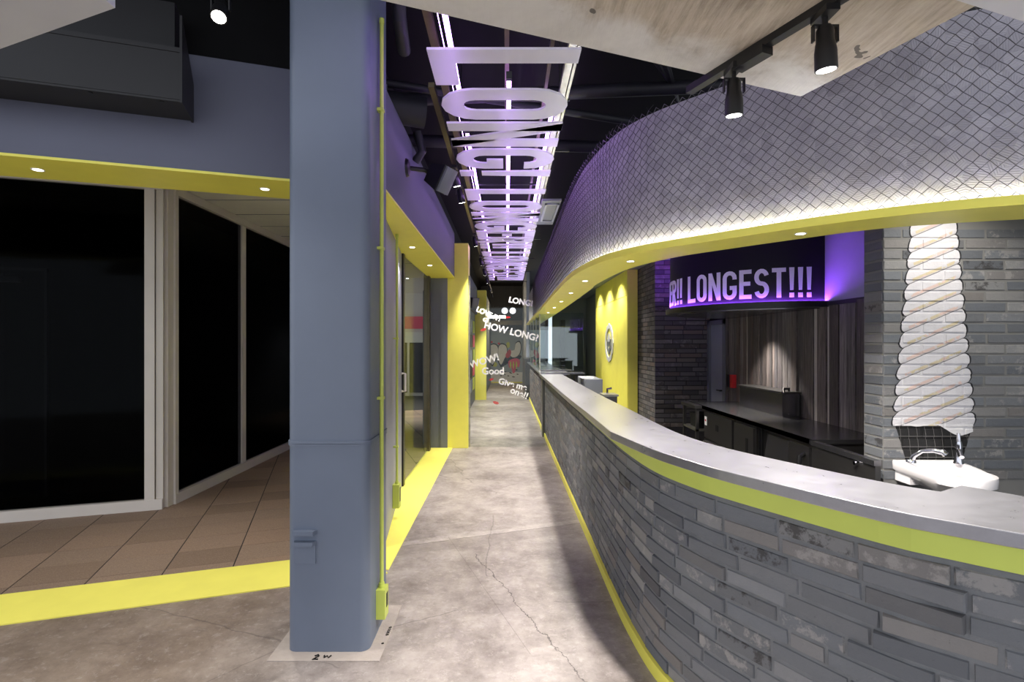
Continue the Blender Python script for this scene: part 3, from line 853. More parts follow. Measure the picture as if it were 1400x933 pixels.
# ================================================================ STEEL COLUMN
def rounded_rect(x0, y0, x1, y1, r, k=6):
    out = []
    for cx, cy, a0 in ((x1 - r, y1 - r, 0), (x0 + r, y1 - r, 90), (x0 + r, y0 + r, 180), (x1 - r, y0 + r, 270)):
        out += [(cx + r * math.cos(math.radians(a0 + 90 * i / k)), cy + r * math.sin(math.radians(a0 + 90 * i / k))) for i in range(k + 1)]
    return out
X0, X1, Y0, Y1 = -1.07, -0.672, 2.612, 3.03
colr = thing('steel_column', ((X0 + X1) / 2, (Y0 + Y1) / 2, 0), 'square blue-grey steel column with rounded corners and weld seam', 'column')
obj('shaft', MB().prism(rounded_rect(X0, Y0, X1, Y1, 0.045), 0.0, 3.76), 'blue_grey', colr, smooth=True)
mb = MB()
rr = rounded_rect(X0 - 0.006, Y0 - 0.006, X1 + 0.006, Y1 + 0.006, 0.05)
for zc, hh in ((1.022, 0.008), (1.011, 0.005)): mb.prism(rr, zc - hh, zc + hh)
obj('weld_seam', mb, 'blue_grey', colr, smooth=True)
for zc, w2 in ((0.588, 0.004), (0.536, 0.0)):
    m2 = MB(); m2.prism([(-1.035 - w2, 2.612), (-1.035 - w2 + 0.012, 2.582), (-0.925 + w2 - 0.012, 2.582), (-0.925 + w2, 2.612)], zc - 0.010, zc + 0.010)
    obj('welded_lug', m2, 'blue_grey', colr)
obj('cover_plate', MB().box((-1.032, 2.606, 0.435), (-0.928, 2.62, 0.535)), 'blue_grey', colr)
# pad with pencilled marks
pad = thing('base_pad', (-0.87, 2.82, 0), 'pale grout pad under the blue-grey column with scribbled marks', 'pad')
obj('slab', MB().box((X0 - 0.065, Y0 - 0.075, 0.0), (X1 + 0.07, Y1 + 0.05, 0.005)), flat('pale_grout', C(166, 156, 149), 0.9, vary=0.12, scale=9, bumpy=0.3), pad)
mk = MB()
def scrib(mb, pts, z=0.0065, r=0.004): mb.tube([(x, y, z) for x, y in pts], r, 5)
scrib(mk, [(-0.92, 2.575), (-0.905, 2.585), (-0.90, 2.575), (-0.92, 2.545), (-0.895, 2.548)])
scrib(mk, [(-0.875, 2.578), (-0.87, 2.56), (-0.86, 2.575), (-0.85, 2.56), (-0.843, 2.578)])
for k in range(5): scrib(mk, [(-0.622, 2.76 + k * 0.018), (-0.608, 2.765 + k * 0.018)], r=0.0035)
scrib(mk, [(-0.625, 2.68), (-0.615, 2.685)])
obj('pen_mark', mk, 'black', pad)

# conduits with boxes
def conduit(name, label, x, y, ztop, zbox0, zbox1, clips, wallx, bw=0.036):
    t = thing(name, (x, y, zbox0), label, 'conduit')
    obj('pipe', MB().tube([(x, y, zbox1 - 0.01), (x, y, ztop)], 0.0105, 12), 'lime', t, smooth=True)
    obj('pipe_cap', MB().tube([(x, y, ztop - 0.02), (x, y, ztop + 0.006)], 0.0135, 12), 'lime', t, smooth=True)
    b = obj('outlet_box', MB().box((wallx - 0.004, y - bw, zbox0), (x + 0.026, y + bw, zbox1)), 'lime', t)
    obj('cover_slot', MB().box((x + 0.0255, y - bw * 0.25, zbox0 + 0.05), (x + 0.028, y + bw * 0.55, zbox1 - 0.03)), 'dark_box', b)
    obj('box_neck', MB().tube([(x, y, zbox1 - 0.005), (x, y, zbox1 + 0.025)], 0.015, 12), 'lime', t, smooth=True)
    for z in clips:
        obj('pipe_clip', MB().box((wallx - 0.003, y - 0.02, z - 0.007), (x + 0.0125, y + 0.02, z + 0.007)), 'lime', t)
    return t
conduit('conduit', 'lime yellow conduit with outlet box on the blue-grey column', -0.652, 2.80, 3.19, 0.085, 0.235, (2.72, 1.22, 2.0), -0.672, 0.04)
conduit('conduit', 'short lime yellow conduit with outlet box on the pale door leaf', -0.945, 4.62, 2.44, 0.10, 0.30, (1.55, 0.62), -0.97, 0.04)

# ================================================================ DARK SHUTTER HOUSING ON THE ENTRANCE FASCIA
sh = thing('shutter_housing', (*W(-2.0, 3.45), 2.81), 'charcoal sheet-metal shutter housing above the entrance fascia', 'housing')
S1 = -0.735
obj('casing', wbox(MB(), -4.7, S1, 3.315, 3.576, 2.822, 3.075), 'dark_box', sh)
for a, b in ((-4.7, -1.64), (-1.634, S1)):
    obj('bottom_panel', wbox(MB(), a, b, 3.318, 3.577, 2.81, 2.822), 'dark_box', sh)
ep = [(3.577, 2.80), (3.30, 2.80), (3.30, 3.27), (3.577, 3.02)]
mb = MB(); mb.add([(*W(S1, a), z) for a, z in ep] + [(*W(S1 + 0.012, a), z) for a, z in ep], [(0, 1, 2, 3), (7, 6, 5, 4)] + [(i, (i + 1) % 4, 4 + (i + 1) % 4, 4 + i) for i in range(4)])
obj('end_plate', mb, 'dark_box', sh)
obj('top_ledge', wbox(MB(), -4.7, S1, 3.31, 3.40, 3.075, 3.10), 'dark_box', sh)
obj('roller_cover', wbox(MB(), -4.7, S1 - 0.06, 3.46, 3.57, 3.13, 3.42), 'dark_box', sh)
obj('roller_slot', wbox(MB(), -4.7, S1 - 0.02, 3.50, 3.575, 3.07, 3.15), 'black', sh)
for s in (-1.75, -1.55, -1.15, -0.83):
    obj('screw', MB().lathe([(0.012, 2.806), (0.012, 2.811)], 8, (*W(s, 3.345), 0)), 'black_metal', sh)

# ================================================================ LIGHT FIXTURES
def make_spot(name, label, group, top, aim, L=0.13, r=0.034, lamp=0, angle=55, stem=0.05, mat='black_metal', col=(1, 0.95, 0.88)):
    t = thing(name, top, label, 'spotlight', group)
    x, y, z = top
    a = Vector(aim).normalized()
    obj('adapter', MB().box((x - 0.022, y - 0.045, z - 0.02), (x + 0.022, y + 0.045, z)), mat, t)
    obj('stem', MB().tube([(x, y, z - 0.015), (x, y, z - stem)], 0.009, 8), mat, t)
    piv = Vector((x, y, z - stem - 0.03))
    obj('yoke', MB().box((x - r - 0.008, y - 0.008, z - stem - 0.05), (x - r - 0.003, y + 0.008, z - stem + 0.003)).box((x + r + 0.003, y - 0.008, z - stem - 0.05), (x + r + 0.008, y + 0.008, z - stem + 0.003)).box((x - r - 0.008, y - 0.008, z - stem - 0.002), (x + r + 0.008, y + 0.008, z - stem + 0.004)), mat, t)
    st = piv - a * 0.02
    h = obj('head', MB().lathe([(r * 0.55, -0.012), (r * 0.78, 0.0), (r * 0.82, L * 0.3), (r * 0.86, L * 0.32), (r, L * 0.55), (r * 1.02, L), (r * 0.9, L)], 18, st, a), mat, t, smooth=True)
    obj('lens', MB().lathe([(r * 0.86, L - 0.006), (r * 0.86, L + 0.001)], 18, st, a), 'lens', h)
    if lamp:
        p = st + a * (L + 0.02)
        spot('spot_lamp', p, p + a, lamp, angle, 0.7, col)
    return t
# track on the slab
tr = thing('track_rail', (0.95, 2.0, 2.6), 'black lighting track fixed under the concrete slab', 'track')
p0, p1 = Vector((0.78, 2.30, 0)), Vector((1.22, 1.27, 0))
d = (p1 - p0).normalized(); n2 = Vector((-d.y, d.x, 0))
def bar2(a, b, w, z0, z1): return MB().prism([tuple((a + n2 * w)[:2]), tuple((b + n2 * w)[:2]), tuple((b - n2 * w)[:2]), tuple((a - n2 * w)[:2])], z0, z1)
obj('rail', bar2(p0, p1, 0.018, 2.572, 2.6), 'black_metal', tr)
obj('feed_box', bar2(p0 + d * 0.26, p0 + d * 0.40, 0.026, 2.545, 2.575), 'black_metal', tr)
qa = p0 + d * 0.245; qb = p0 + d * 0.62
make_spot('track_spotlight', 'black spotlight at the mesh end of the slab track', 'spotlights on the slab track', (qa.x, qa.y, 2.572), (0.05, 0.12, -1), 0.125, 0.033, 210, 100)
make_spot('track_spotlight', 'black spotlight farther up the slab track, away from the mesh', 'spotlights on the slab track', (qb.x, qb.y, 2.572), (0.1, 0.10, -1), 0.125, 0.033, 210, 100)
# bright spot by the shutter housing
make_spot('ceiling_spotlight', 'glaring spotlight hanging beside the shutter housing', None, (-1.33, 2.50, 3.15), (0.12, -0.45, -0.85), 0.10, 0.036, 150, 85)
# passage track, left of the hanging letters
pt = obj('track_rail', MB().box((-0.468, 3.2, 3.03), (-0.432, 16, 3.06)), 'bronze'); tag(pt, 'long bronze lighting track beside the hanging letters', 'track')
for k, (y, lamp) in enumerate(((4.62, 120), (5.16, 120), (7.45, 190), (9.3, 270), (10.6, 270), (12.0, 270), (13.6, 270), (15.6, 270))):
    lb = {0: 'black spotlight on the bronze track beside the gap after the first hanging word', 1: 'black spotlight on the bronze track beside the second hanging letter L', 2: 'black spotlight on the bronze track just before the first yellow pier'}.get(k, 'small black spotlight on the bronze track beyond the first yellow pier')
    make_spot('passage_spotlight', lb, 'spotlights along the passage track', (-0.45, y, 3.03), (0.20, 0.25, -1), 0.12, 0.034, lamp, 70, 0.04)

def downlight(x, y, z, label, group, lamp=0, r=0.032, angle=95, col=(1, 0.95, 0.86), aim=(0, 0, -1)):
    t = thing('downlight', (x, y, z - 0.004), label, 'downlight', group)
    obj('ring', MB().lathe([(r * 0.75, z - 0.002), (r, z - 0.004), (r * 1.05, z + 0.001)], 18, (x, y, 0)), 'white', t, smooth=True)
    obj('lens', MB().lathe([(r * 0.74, z - 0.0035), (r * 0.74, z)], 16, (x, y, 0)), 'down', t)
    if lamp: spot('down_lamp', (x, y, z - 0.03), (x + aim[0], y + aim[1], z - 1), lamp, angle, 0.8, col)
for s in (-1.56, -0.363):
    x, y = W(s, 3.80)
    downlight(x, y, 2.507, 'recessed downlight in the entrance soffit', 'entrance soffit downlights', 60)
for y in (5.28, 6.49): downlight(-0.93, y, 2.455, 'recessed downlight in the doorway soffit', 'doorway soffit downlights', 20)
mid = [((a[0] + b[0]) / 2, (a[1] + b[1]) / 2) for a, b in zip(ms, inn)]
atd, LD = sampler(mid)
DL = []
for dist in (13.04, 11.93, 10.81, 9.70, 8.55, 7.40, 6.10):
    x, y, _, _ = atd(dist); DL.append((y, x))
for yy, xx in DL:
    downlight(xx, yy, ZB, 'recessed downlight in the curved yellow soffit', 'curved soffit downlights', 85, 0.028, 130)
for x, y, p_ in ((-2.24, 12.1, 420),):
    downlight(x, y, 2.985, 'porch ceiling downlight seen through the glass side door', None, p_, 0.04)
# kitchen ceiling lamps above the soffit, out of the picture: their scallops show on the yellow panel, their light on the basin wall
for nm_, x, y, p in (('panel_downlight_offscreen', 1.5, 8.35, 70), ('panel_downlight_offscreen', 1.5, 9.27, 70), ('panel_downlight_offscreen', 1.5, 10.2, 70), ('basin_downlight_offscreen', 2.45, 2.66, 42)):
    spot(nm_.replace('_offscreen', '_%d_offscreen' % int(y)), (x, y, 2.57), (x, y, 1.6), p, 128, 0.8, (1, 0.95, 0.86))
downlight(2.35, 5.3, 1.815, 'downlight in the underside of the black hood', None, 90, 0.035)

# ================================================================ LETTERS
def ribbon(path, t, closed=False):
    n = len(path); L, R = [], []
    for i in range(n):
        p = Vector(path[i])
        a = Vector(path[i - 1]) if (i > 0 or closed) else None
        b = Vector(path[(i + 1) % n]) if (i < n - 1 or closed) else None
        d1 = (p - a).normalized() if a is not None else None
        d2 = (b - p).normalized() if b is not None else None
        if d1 is None: d1 = d2
        if d2 is None: d2 = d1
        m = (Vector((-d1.y, d1.x)) + Vector((-d2.y, d2.x))).normalized()
        k = (t / 2) / max(0.35, m.dot(Vector((-d1.y, d1.x))))
        L.append(p + m * k); R.append(p - m * k)
    quads = []
    for i in range(n if closed else n - 1):
        j = (i + 1) % n; quads.append([tuple(L[i]), tuple(L[j]), tuple(R[j]), tuple(R[i])])
    return quads
def arc(cx, cy, r, a0, a1, k=8, ry=None):
    return [(cx + r * math.cos(math.radians(a0 + (a1 - a0) * i / k)), cy + (ry or r) * math.sin(math.radians(a0 + (a1 - a0) * i / k))) for i in range(k + 1)]
def glyph(ch, w, h, t):
    r = w / 2 - t / 2
    if ch == 'L': return ribbon([(t / 2, h), (t / 2, t / 2), (w, t / 2)], t)
    if ch == 'O': return ribbon(arc(w / 2, h - w / 2, r, 0, 180) + arc(w / 2, w / 2, r, 180, 360), t, True)
    if ch == 'N': return ribbon([(t / 2, 0), (t / 2, h)], t) + ribbon([(w - t / 2, 0), (w - t / 2, h)], t) + [[(t * 0.05, h), (t * 1.0, h), (w - t * 0.05, 0), (w - t * 1.0, 0)]]
    if ch == 'G': return ribbon([(w - t / 2, h * 0.70)] + arc(w / 2, h - w / 2, r, 0, 180) + arc(w / 2, w / 2, r, 180, 360) + [(w - t / 2, h * 0.48 - t / 2), (w * 0.52, h * 0.48 - t / 2)], t)
    if ch == 'E': return ribbon([(w, h - t / 2), (t / 2, h - t / 2), (t / 2, t / 2), (w, t / 2)], t) + ribbon([(t / 2, h * 0.52), (w * 0.9, h * 0.52)], t)
    if ch == 'T': return ribbon([(0, h - t / 2), (w, h - t / 2)], t) + ribbon([(w / 2, 0), (w / 2, h - t / 2)], t)
    if ch == 'R':
        rr_ = h * 0.26 - t / 2; yc = h - t / 2 - rr_
        return ribbon([(t / 2, 0), (t / 2, h - t / 2), (w - rr_ - t / 2, h - t / 2)] + arc(w - t / 2 - min(rr_, r), yc, min(rr_, r), 90, -90, 8, rr_)[1:] + [(t / 2, h - t / 2 - 2 * rr_)], t) + ribbon([(w * 0.5, h * 0.46), (w - t / 2, 0)], t)
    if ch == 'S':
        yc1 = h - t / 2 - (h / 4 - t / 4); rv = (h - t) / 4
        return ribbon(arc(w / 2, h - t / 2 - rv, r, 15, 180, 8, rv) + arc(w / 2, h - t / 2 - rv, r, 180, 265, 5, rv)[1:] + arc(w / 2, t / 2 + rv, r, 85, 0, 5, rv) + arc(w / 2, t / 2 + rv, r, 0, -165, 8, rv)[1:], t)
    if ch == '!':
        return [[(w / 2 - t * .55, h), (w / 2 + t * .55, h), (w / 2 + t * 0.36, h * 0.24), (w / 2 - t * 0.36, h * 0.24)], [(w / 2 - t * 0.5, 0), (w / 2 + t * 0.5, 0), (w / 2 + t * 0.5, h * 0.155), (w / 2 - t * 0.5, h * 0.155)]]
def extrude(quads, fn, depth):
    """fn(u, v, d) -> world point; quads share edges, sides built on every quad edge"""
    mb = MB()
    for q in quads:
        k = len(q)
        vs = [fn(u, v, 0.0) for u, v in q] + [fn(u, v, depth) for u, v in q]
        mb.add(vs, [list(range(k))[::-1], list(range(k, 2 * k))] + [(i, (i + 1) % k, k + (i + 1) % k, k + i) for i in range(k)])
    return mb
WID = {'L': 0.35, 'O': 0.39, 'N': 0.405, 'G': 0.42, 'E': 0.34, 'R': 0.40, 'S': 0.39, 'T': 0.36, '!': 0.15}
ZL = 2.90; XL, XR = -0.382, 0.354
sign = thing('hanging_letter_sign', (0, 7.5, ZL), 'long row of white letters hung flat under violet tubes over the passage', 'sign')
def hang(text, y):
    for ch in text:
        if ch == ' ': y += 0.26; continue
        w = WID[ch]
        mb = extrude(glyph(ch, w, XR - XL, 0.125), lambda u, v, dd, y=y: (XL + v, y + u, ZL + dd), 0.012)
        obj('letter', mb, 'letter', sign); y += w + 0.055
    return y
ye = hang('LONG!', 2.553)
ye = hang('LONGER!!', 4.88)
ye = hang('LONGEST!!!', ye + 0.25)
YEND = ye
for x, m_, w, z0 in ((-0.367, 'bronze', 0.020, 3.02), (0.335, 'galv', 0.020, 3.02), (0.0, 'bronze', 0.012, 3.06), (0.24, 'bronze', 0.010, 3.08)):
    obj('rail', MB().box((x - w, 1.95, z0), (x + w, YEND, z0 + 0.03)), m_, sign)
for x in (0.372,): obj('rail', MB().box((x - 0.008, 2.0, 3.03), (x + 0.008, YEND, 3.05)), 'galv', sign)
segs = {-0.279: [(1.95, 3.35), (3.75, 7.6), (7.7, 11.4), (11.5, YEND)], 0.012: [(3.0, 3.10), (3.16, 3.5), (3.62, 7.2), (7.3, 11), (11.1, YEND)], 0.287: [(3.45, 6.1), (6.2, 9.4), (9.5, YEND)]}
for x, ss in segs.items():
    for a, b in ss:
        tb = obj('led_tube', MB().tube([(x, a, 2.985), (x, b, 2.985)], 0.013, 8), 'violet', sign)
        obj('tube_cap', MB().box((x - 0.016, a - 0.03, 2.97), (x + 0.016, a, 3.01)), 'black_metal', tb)
obj('led_tube', MB().tube([(-0.315, 1.95, 3.0), (-0.315, 5.5, 3.0)], 0.002, 6), 'violet', sign)
for k in range(12):
    y = 3.42 + k * 0.9
    obj('cross_bar', MB().box((-0.40, y, 3.05), (0.40 + (0.1 if k % 2 else 0.0), y + 0.012, 3.065)), 'black_metal', sign)
    for x in (-0.367, 0.335): obj('hanger_rod', MB().tube([(x, y, 3.05), (x, y, 3.76)], 0.004, 6), 'black_metal', sign)

# hood drum with lit lettering
HC, HR, HZ = (2.655, 5.416), 0.967, 1.84
def hp(th, r): return (HC[0] - r * math.sin(th), HC[1] - r * math.cos(th))
hood = thing('extractor_hood', (HC[0], HC[1], HZ), 'black drum-shaped extractor hood with lit lettering on the plank wall', 'hood')
K = 48
poly = [hp(PI * i / K, HR) for i in range(K + 1)]
obj('drum', MB().prism(poly, HZ, 2.6), flat('black_sign_film', C(26, 24, 30), 0.5, vary=0.05, spec=0.3), hood, smooth=True)
obj('rim', MB().prism([hp(PI * i / K, HR + 0.045) for i in range(K + 1)], HZ - 0.032, HZ), 'black_metal', hood, smooth=True)
obj('steel_underside', MB().prism([hp(PI * i / K, HR - 0.06) for i in range(K + 1)], HZ - 0.040, HZ - 0.031), 'steel', hood)
mb = MB(); k2 = K
ring = []
for i in range(K + 1): ring += [(*hp(PI * i / K, HR + 0.006), HZ), (*hp(PI * i / K, HR + 0.018), HZ), (*hp(PI * i / K, HR + 0.018), HZ + 0.012), (*hp(PI * i / K, HR + 0.006), HZ + 0.012)]
mb.add(ring, [(i * 4 + j, i * 4 + (j + 1) % 4, (i + 1) * 4 + (j + 1) % 4, (i + 1) * 4 + j) for i in range(K) for j in range(4)])
obj('violet_light_line', mb, 'violet_soft', hood)
mb = MB(); ring = []
for i in range(K + 1): ring += [(*hp(PI * i / K, HR + 0.038), HZ), (*hp(PI * i / K, HR + 0.045), HZ), (*hp(PI * i / K, HR + 0.045), HZ + 0.018), (*hp(PI * i / K, HR + 0.038), HZ + 0.018)]
mb.add(ring, [(i * 4 + j, i * 4 + (j + 1) % 4, (i + 1) * 4 + (j + 1) % 4, (i + 1) * 4 + j) for i in range(K) for j in range(4)])
obj('rim_lip', mb, 'black_metal', hood)
def drum_text(text, arc_right, h, z0, t):
    ks = h / 0.736
    total = sum((0.26 if c == ' ' else WID[c] + 0.075) for c in text) * ks * 0.86
    u0 = 0
    for ch in text:
        if ch == ' ': u0 += 0.26 * ks * 0.86; continue
        w = WID[ch] * ks * 0.86
        def fn(u, v, dd, u0=u0):
            th = (arc_right + total - (u0 + u)) / HR
            return (*hp(th, HR + 0.001 + dd), z0 + v)
        obj('letter', extrude(glyph(ch, w, h, t), fn, 0.004), 'hood_letter', hood)
        u0 += w + 0.075 * ks * 0.86
    return total
drum_text('LONGER!! LONGEST!!!', 0.105, 0.25, 1.893, 0.035)

# ================================================================ KITCHEN
# planks on the wall
y = 3.98; k = 0
widths = [0.10, 0.03, 0.11, 0.14, 0.05, 0.12, 0.06, 0.12, 0.045, 0.09, 0.07, 0.05, 0.09, 0.06, 0.08, 0.05, 0.07, 0.09, 0.05, 0.08, 0.06, 0.10, 0.05, 0.09, 0.07, 0.11, 0.05, 0.08]
pale = {1, 6, 8}
pw = bpy.data.objects['wall_kitchen_plank']
y = 3.3
i = 0
seq = [(0.12, 0)] * 5 + [(0.13, 0), (0.03, 1), (0.11, 0), (0.09, 0), (0.12, 0), (0.045, 1), (0.13, 0), (0.05, 1), (0.12, 0)] + [(random.choice((0.05, 0.07, 0.09)), 0) for _ in range(17)] + [(0.035, 1)] + [(0.085, 0), (0.07, 0)] * 6
for w, pl in seq:
    if y + w > 6.44: w = 6.44 - y
    if w < 0.02: break
    obj('plank', MB().box((2.625 + random.uniform(-0.008, 0.008) + (0.012 if pl else 0), y, 0.5), (2.656, y + w - 0.004, 1.836)), 'pale_batten' if pl else 'plank', pw)
    y += w
# kitchen door in the plank wall
kd = thing('door_5', (2.63, 6.76, 0), 'grey kitchen door beside the plank wall', None, None, 'structure')
obj('leaf', MB().box((2.646, 6.53, 0.0), (2.655, 7.0, 1.76)), 'light_grey', kd)
obj('frame', MB().box((2.615, 6.45, 0), (2.66, 6.53, 1.80)).box((2.615, 6.45, 1.745), (2.66, 7.02, 1.80)), 'mid_grey', kd)
obj('frame', MB().box((2.615, 6.96, 0), (2.66, 7.03, 1.80)), 'mid_grey', kd)
obj('handle', MB().tube([(2.646, 6.60, 0.93), (2.615, 6.60, 0.93), (2.615, 6.70, 0.93)], 0.009, 8), 'black_metal', kd)
# red and black call point
al = thing('alarm_box', (2.60, 6.2, 1.0), 'small red and black alarm box on the plank wall', 'alarm')
obj('back_box', MB().box((2.575, 6.20, 1.0), (2.626, 6.30, 1.15)), 'black_metal', al)
obj('red_cover', MB().box((2.57, 6.14, 1.0), (2.626, 6.20, 1.15)), 'red', al)

# yellow panel wall with crest
yp = thing('yellow_panel_wall', (1.82, 9.3, 0), 'yellow panelled wall with silver crest behind the counter', 'panel')
ys = [7.9, 8.62, 9.95, 10.72]
for a, b in zip(ys, ys[1:]):
    obj('panel', MB().box((1.77, a + 0.004, 0.0), (1.80, b - 0.004, 2.215)), 'yellow', yp)
    obj('panel', MB().box((1.77, a + 0.004, 2.225), (1.80, b - 0.004, 2.6)), 'yellow', yp)
obj('panel_core', MB().box((1.785, 7.895, 0.0), (1.92, 10.72, 2.6)), 'yellow', yp)
cr = thing('wall_crest', (1.765, 9.27, 1.23), 'silver oval crest with shield on the yellow panel', 'emblem')
cy, cz = 9.27, 1.525
mb = MB(); n = 48
vs = []
for i in range(n):
    a = 2 * PI * i / n; sc = 1 + 0.035 * math.cos(12 * a)
    vs += [(1.769, cy + 0.35 * sc * math.cos(a), cz + 0.325 * sc * math.sin(a)), (1.769, cy + 0.26 * math.cos(a), cz + 0.25 * math.sin(a)),
           (1.755, cy + 0.26 * math.cos(a), cz + 0.25 * math.sin(a)), (1.755, cy + 0.35 * sc * math.cos(a), cz + 0.325 * sc * math.sin(a))]
mb.add(vs, [(i * 4 + j, i * 4 + (j + 1) % 4, ((i + 1) % n) * 4 + (j + 1) % 4, ((i + 1) % n) * 4 + j) for i in range(n) for j in range(4)])
obj('ring', mb, 'silver_paint', cr)
def yz_prism(poly, x0, x1):
    n = len(poly); mb = MB()
    mb.add([(x0, a, b) for a, b in poly] + [(x1, a, b) for a, b in poly], [list(range(n)), list(range(n, 2 * n))[::-1]] + [(i, (i + 1) % n, n + (i + 1) % n, n + i) for i in range(n)])
    return mb
obj('shield', yz_prism([(cy - .17, cz + .06), (cy - .17, cz - .10), (cy, cz - .20), (cy + .17, cz - .10), (cy + .17, cz + .06), (cy + .10, cz + .06), (cy + .10, cz - .06), (cy, cz - .12), (cy - .10, cz - .06), (cy - .10, cz + .06)], 1.752, 1.769), 'mid_grey', cr)
obj('crown', yz_prism([(cy - .09, cz + .02), (cy + .09, cz + .02), (cy + .09, cz + .12), (cy + .04, cz + .12), (cy + .04, cz + .16), (cy - .04, cz + .16), (cy - .04, cz + .12), (cy - .09, cz + .12)], 1.752, 1.769), 'silver_paint', cr)
obj('bar', yz_prism([(cy - .035, cz - .06), (cy + .035, cz - .06), (cy + .035, cz + .02), (cy - .035, cz + .02)], 1.752, 1.769), 'galv', cr)

# work line along the plank wall
wt = obj('steel_worktop', MB().box((2.06, 3.66, 0.82), (2.622, 6.12, 0.85)).box((2.06, 3.655, 0.819), (2.08, 6.12, 0.85)), 'steel'); tag(wt, 'long kitchen steel worktop along the plank wall', 'worktop')
sb = thing('splash_box', (2.52, 5.2, 0.85), 'steel splash-back box standing on the worktop by the planks', 'splashback')
obj('body', MB().box((2.46, 4.80, 0.851), (2.622, 5.68, 1.06)), 'steel', sb)
obj('lip', MB().box((2.44, 4.78, 1.06), (2.622, 5.70, 1.075)), 'steel_dark', sb)
obj('spout', MB().tube([(2.55, 4.86, 1.07), (2.55, 4.86, 1.10), (2.48, 4.82, 1.10), (2.46, 4.78, 1.06)], 0.012, 8), 'steel_dark', sb)
def cabinet(name, label, y0, y1, parts, x=2.09):
    t = thing(name, (2.35, (y0 + y1) / 2, 0.0), label, 'cabinet')
    obj('body', MB().box((x, y0 + 0.005, 0.05), (2.6, y1 - 0.005, 0.818)), 'steel_dark', t)
    for nm, ya, yb, z0, z1, hd in parts:
        f_ = obj(nm, MB().box((x - 0.02, ya, z0), (x, yb, z1)), 'steel_dark', t)
        if hd == 'bar': obj('handle', MB().box((x - 0.045, ya + 0.03, z1 - 0.03), (x - 0.02, yb - 0.03, z1 - 0.012)), 'galv', f_)
        if hd == 'slot': obj('handle', MB().box((x - 0.024, (ya + yb) / 2 - 0.09, z1 - 0.26), (x - 0.019, (ya + yb) / 2 - 0.05, z1 - 0.10)), 'black_metal', f_)
        if hd == 'tag': obj('badge', MB().box((x - 0.022, (ya + yb) / 2 - 0.03, z1 - 0.16), (x - 0.0195, (ya + yb) / 2 + 0.04, z1 - 0.10)), 'black_metal', f_)
    return t
c1 = cabinet('drawer_cabinet', 'steel two-drawer fridge cabinet at the door end of the worktop', 4.93, 5.66, [('drawer', 4.95, 5.64, 0.53, 0.80, 'tag'), ('drawer', 4.95, 5.64, 0.20, 0.51, 'bar')])
obj('sticker', MB().box((2.0665, 5.56, 0.66), (2.0695, 5.62, 0.75)), 'foil_white', c1)
obj('sticker', MB().box((2.066, 5.575, 0.70), (2.0665, 5.61, 0.72)), 'red', c1)
cabinet('door_cabinet', 'steel cabinet with a slot handle next to the drawers', 4.50, 4.92, [('door', 4.52, 4.90, 0.12, 0.79, 'slot')])
ic = thing('ice_maker', (2.3, 4.2, 0), 'steel ice maker with tilted lid under the worktop', 'appliance')
obj('body', MB().box((2.12, 3.98, 0.05), (2.6, 4.46, 0.815)), 'steel_dark', ic)
lidpoly = [(2.07, 0.30), (2.05, 0.32), (2.115, 0.78), (2.135, 0.78)]
mb = MB(); mb.add([(x, 3.99, z) for x, z in lidpoly] + [(x, 4.36, z) for x, z in lidpoly], [(0, 1, 2, 3), (7, 6, 5, 4)] + [(i, (i + 1) % 4, 4 + (i + 1) % 4, 4 + i) for i in range(4)])
obj('lid', mb, 'steel', ic)
obj('rail', MB().box((2.085, 4.40, 0.06), (2.105, 4.415, 0.81)).box((2.085, 4.44, 0.06), (2.105, 4.455, 0.81)), 'black_metal', ic)
c3 = cabinet('handle_cabinet', 'steel cabinet with a black curved handle beside the sink unit', 3.67, 3.97, [('door', 3.685, 3.955, 0.12, 0.79, None)])
obj('curved_handle', MB().tube([(2.07, 3.74, 0.74), (2.03, 3.73, 0.72), (2.02, 3.72, 0.66), (2.03, 3.715, 0.62), (2.07, 3.71, 0.60)], 0.016, 8), 'black_metal', c3, smooth=True)
su = thing('sink_unit', (2.3, 3.4, 0), 'open steel sink unit beside the brick pier', 'sink')
obj('front_panel', MB().box((2.07, 3.02, 0.1), (2.10, 3.65, 0.815)), 'steel_dark', su)
obj('rim', MB().box((2.062, 3.02, 0.815), (2.105, 3.65, 0.845)), 'steel', su)
obj('basin_floor', MB().box((2.10, 3.28, 0.5), (2.6, 3.65, 0.52)), 'black', su)
obj('knob', MB().lathe([(0.012, 0), (0.012, 0.02)], 10, (2.066, 3.17, 0.80), (-1, 0, 0)), 'chrome', su)
tl = thing('leg_frame', (2.03, 5.9, 0), 'steel leg frame at the open end of the worktop', 'table frame')
obj('leg', MB().box((2.0, 6.08, 0), (2.03, 6.11, 0.83)), 'steel_dark', tl)
obj('leg', MB().box((2.0, 5.68, 0), (2.03, 5.71, 0.83)), 'steel_dark', tl)
obj('top_bar', MB().box((1.98, 5.67, 0.82), (2.059, 6.12, 0.852)), 'steel_dark', tl)
obj('shelf', MB().box((2.0, 5.68, 0.58), (2.5, 6.1, 0.60)), 'galv', tl)
o = obj('waste_bin', MB().prism([(2.05, 5.75), (2.3, 5.75), (2.3, 6.0), (2.05, 6.0)], 0.601, 0.745).box((2.04, 5.74, 0.72), (2.31, 6.01, 0.75)), 'black_metal'); tag(o, 'black bin on the shelf of the leg frame', 'bin')

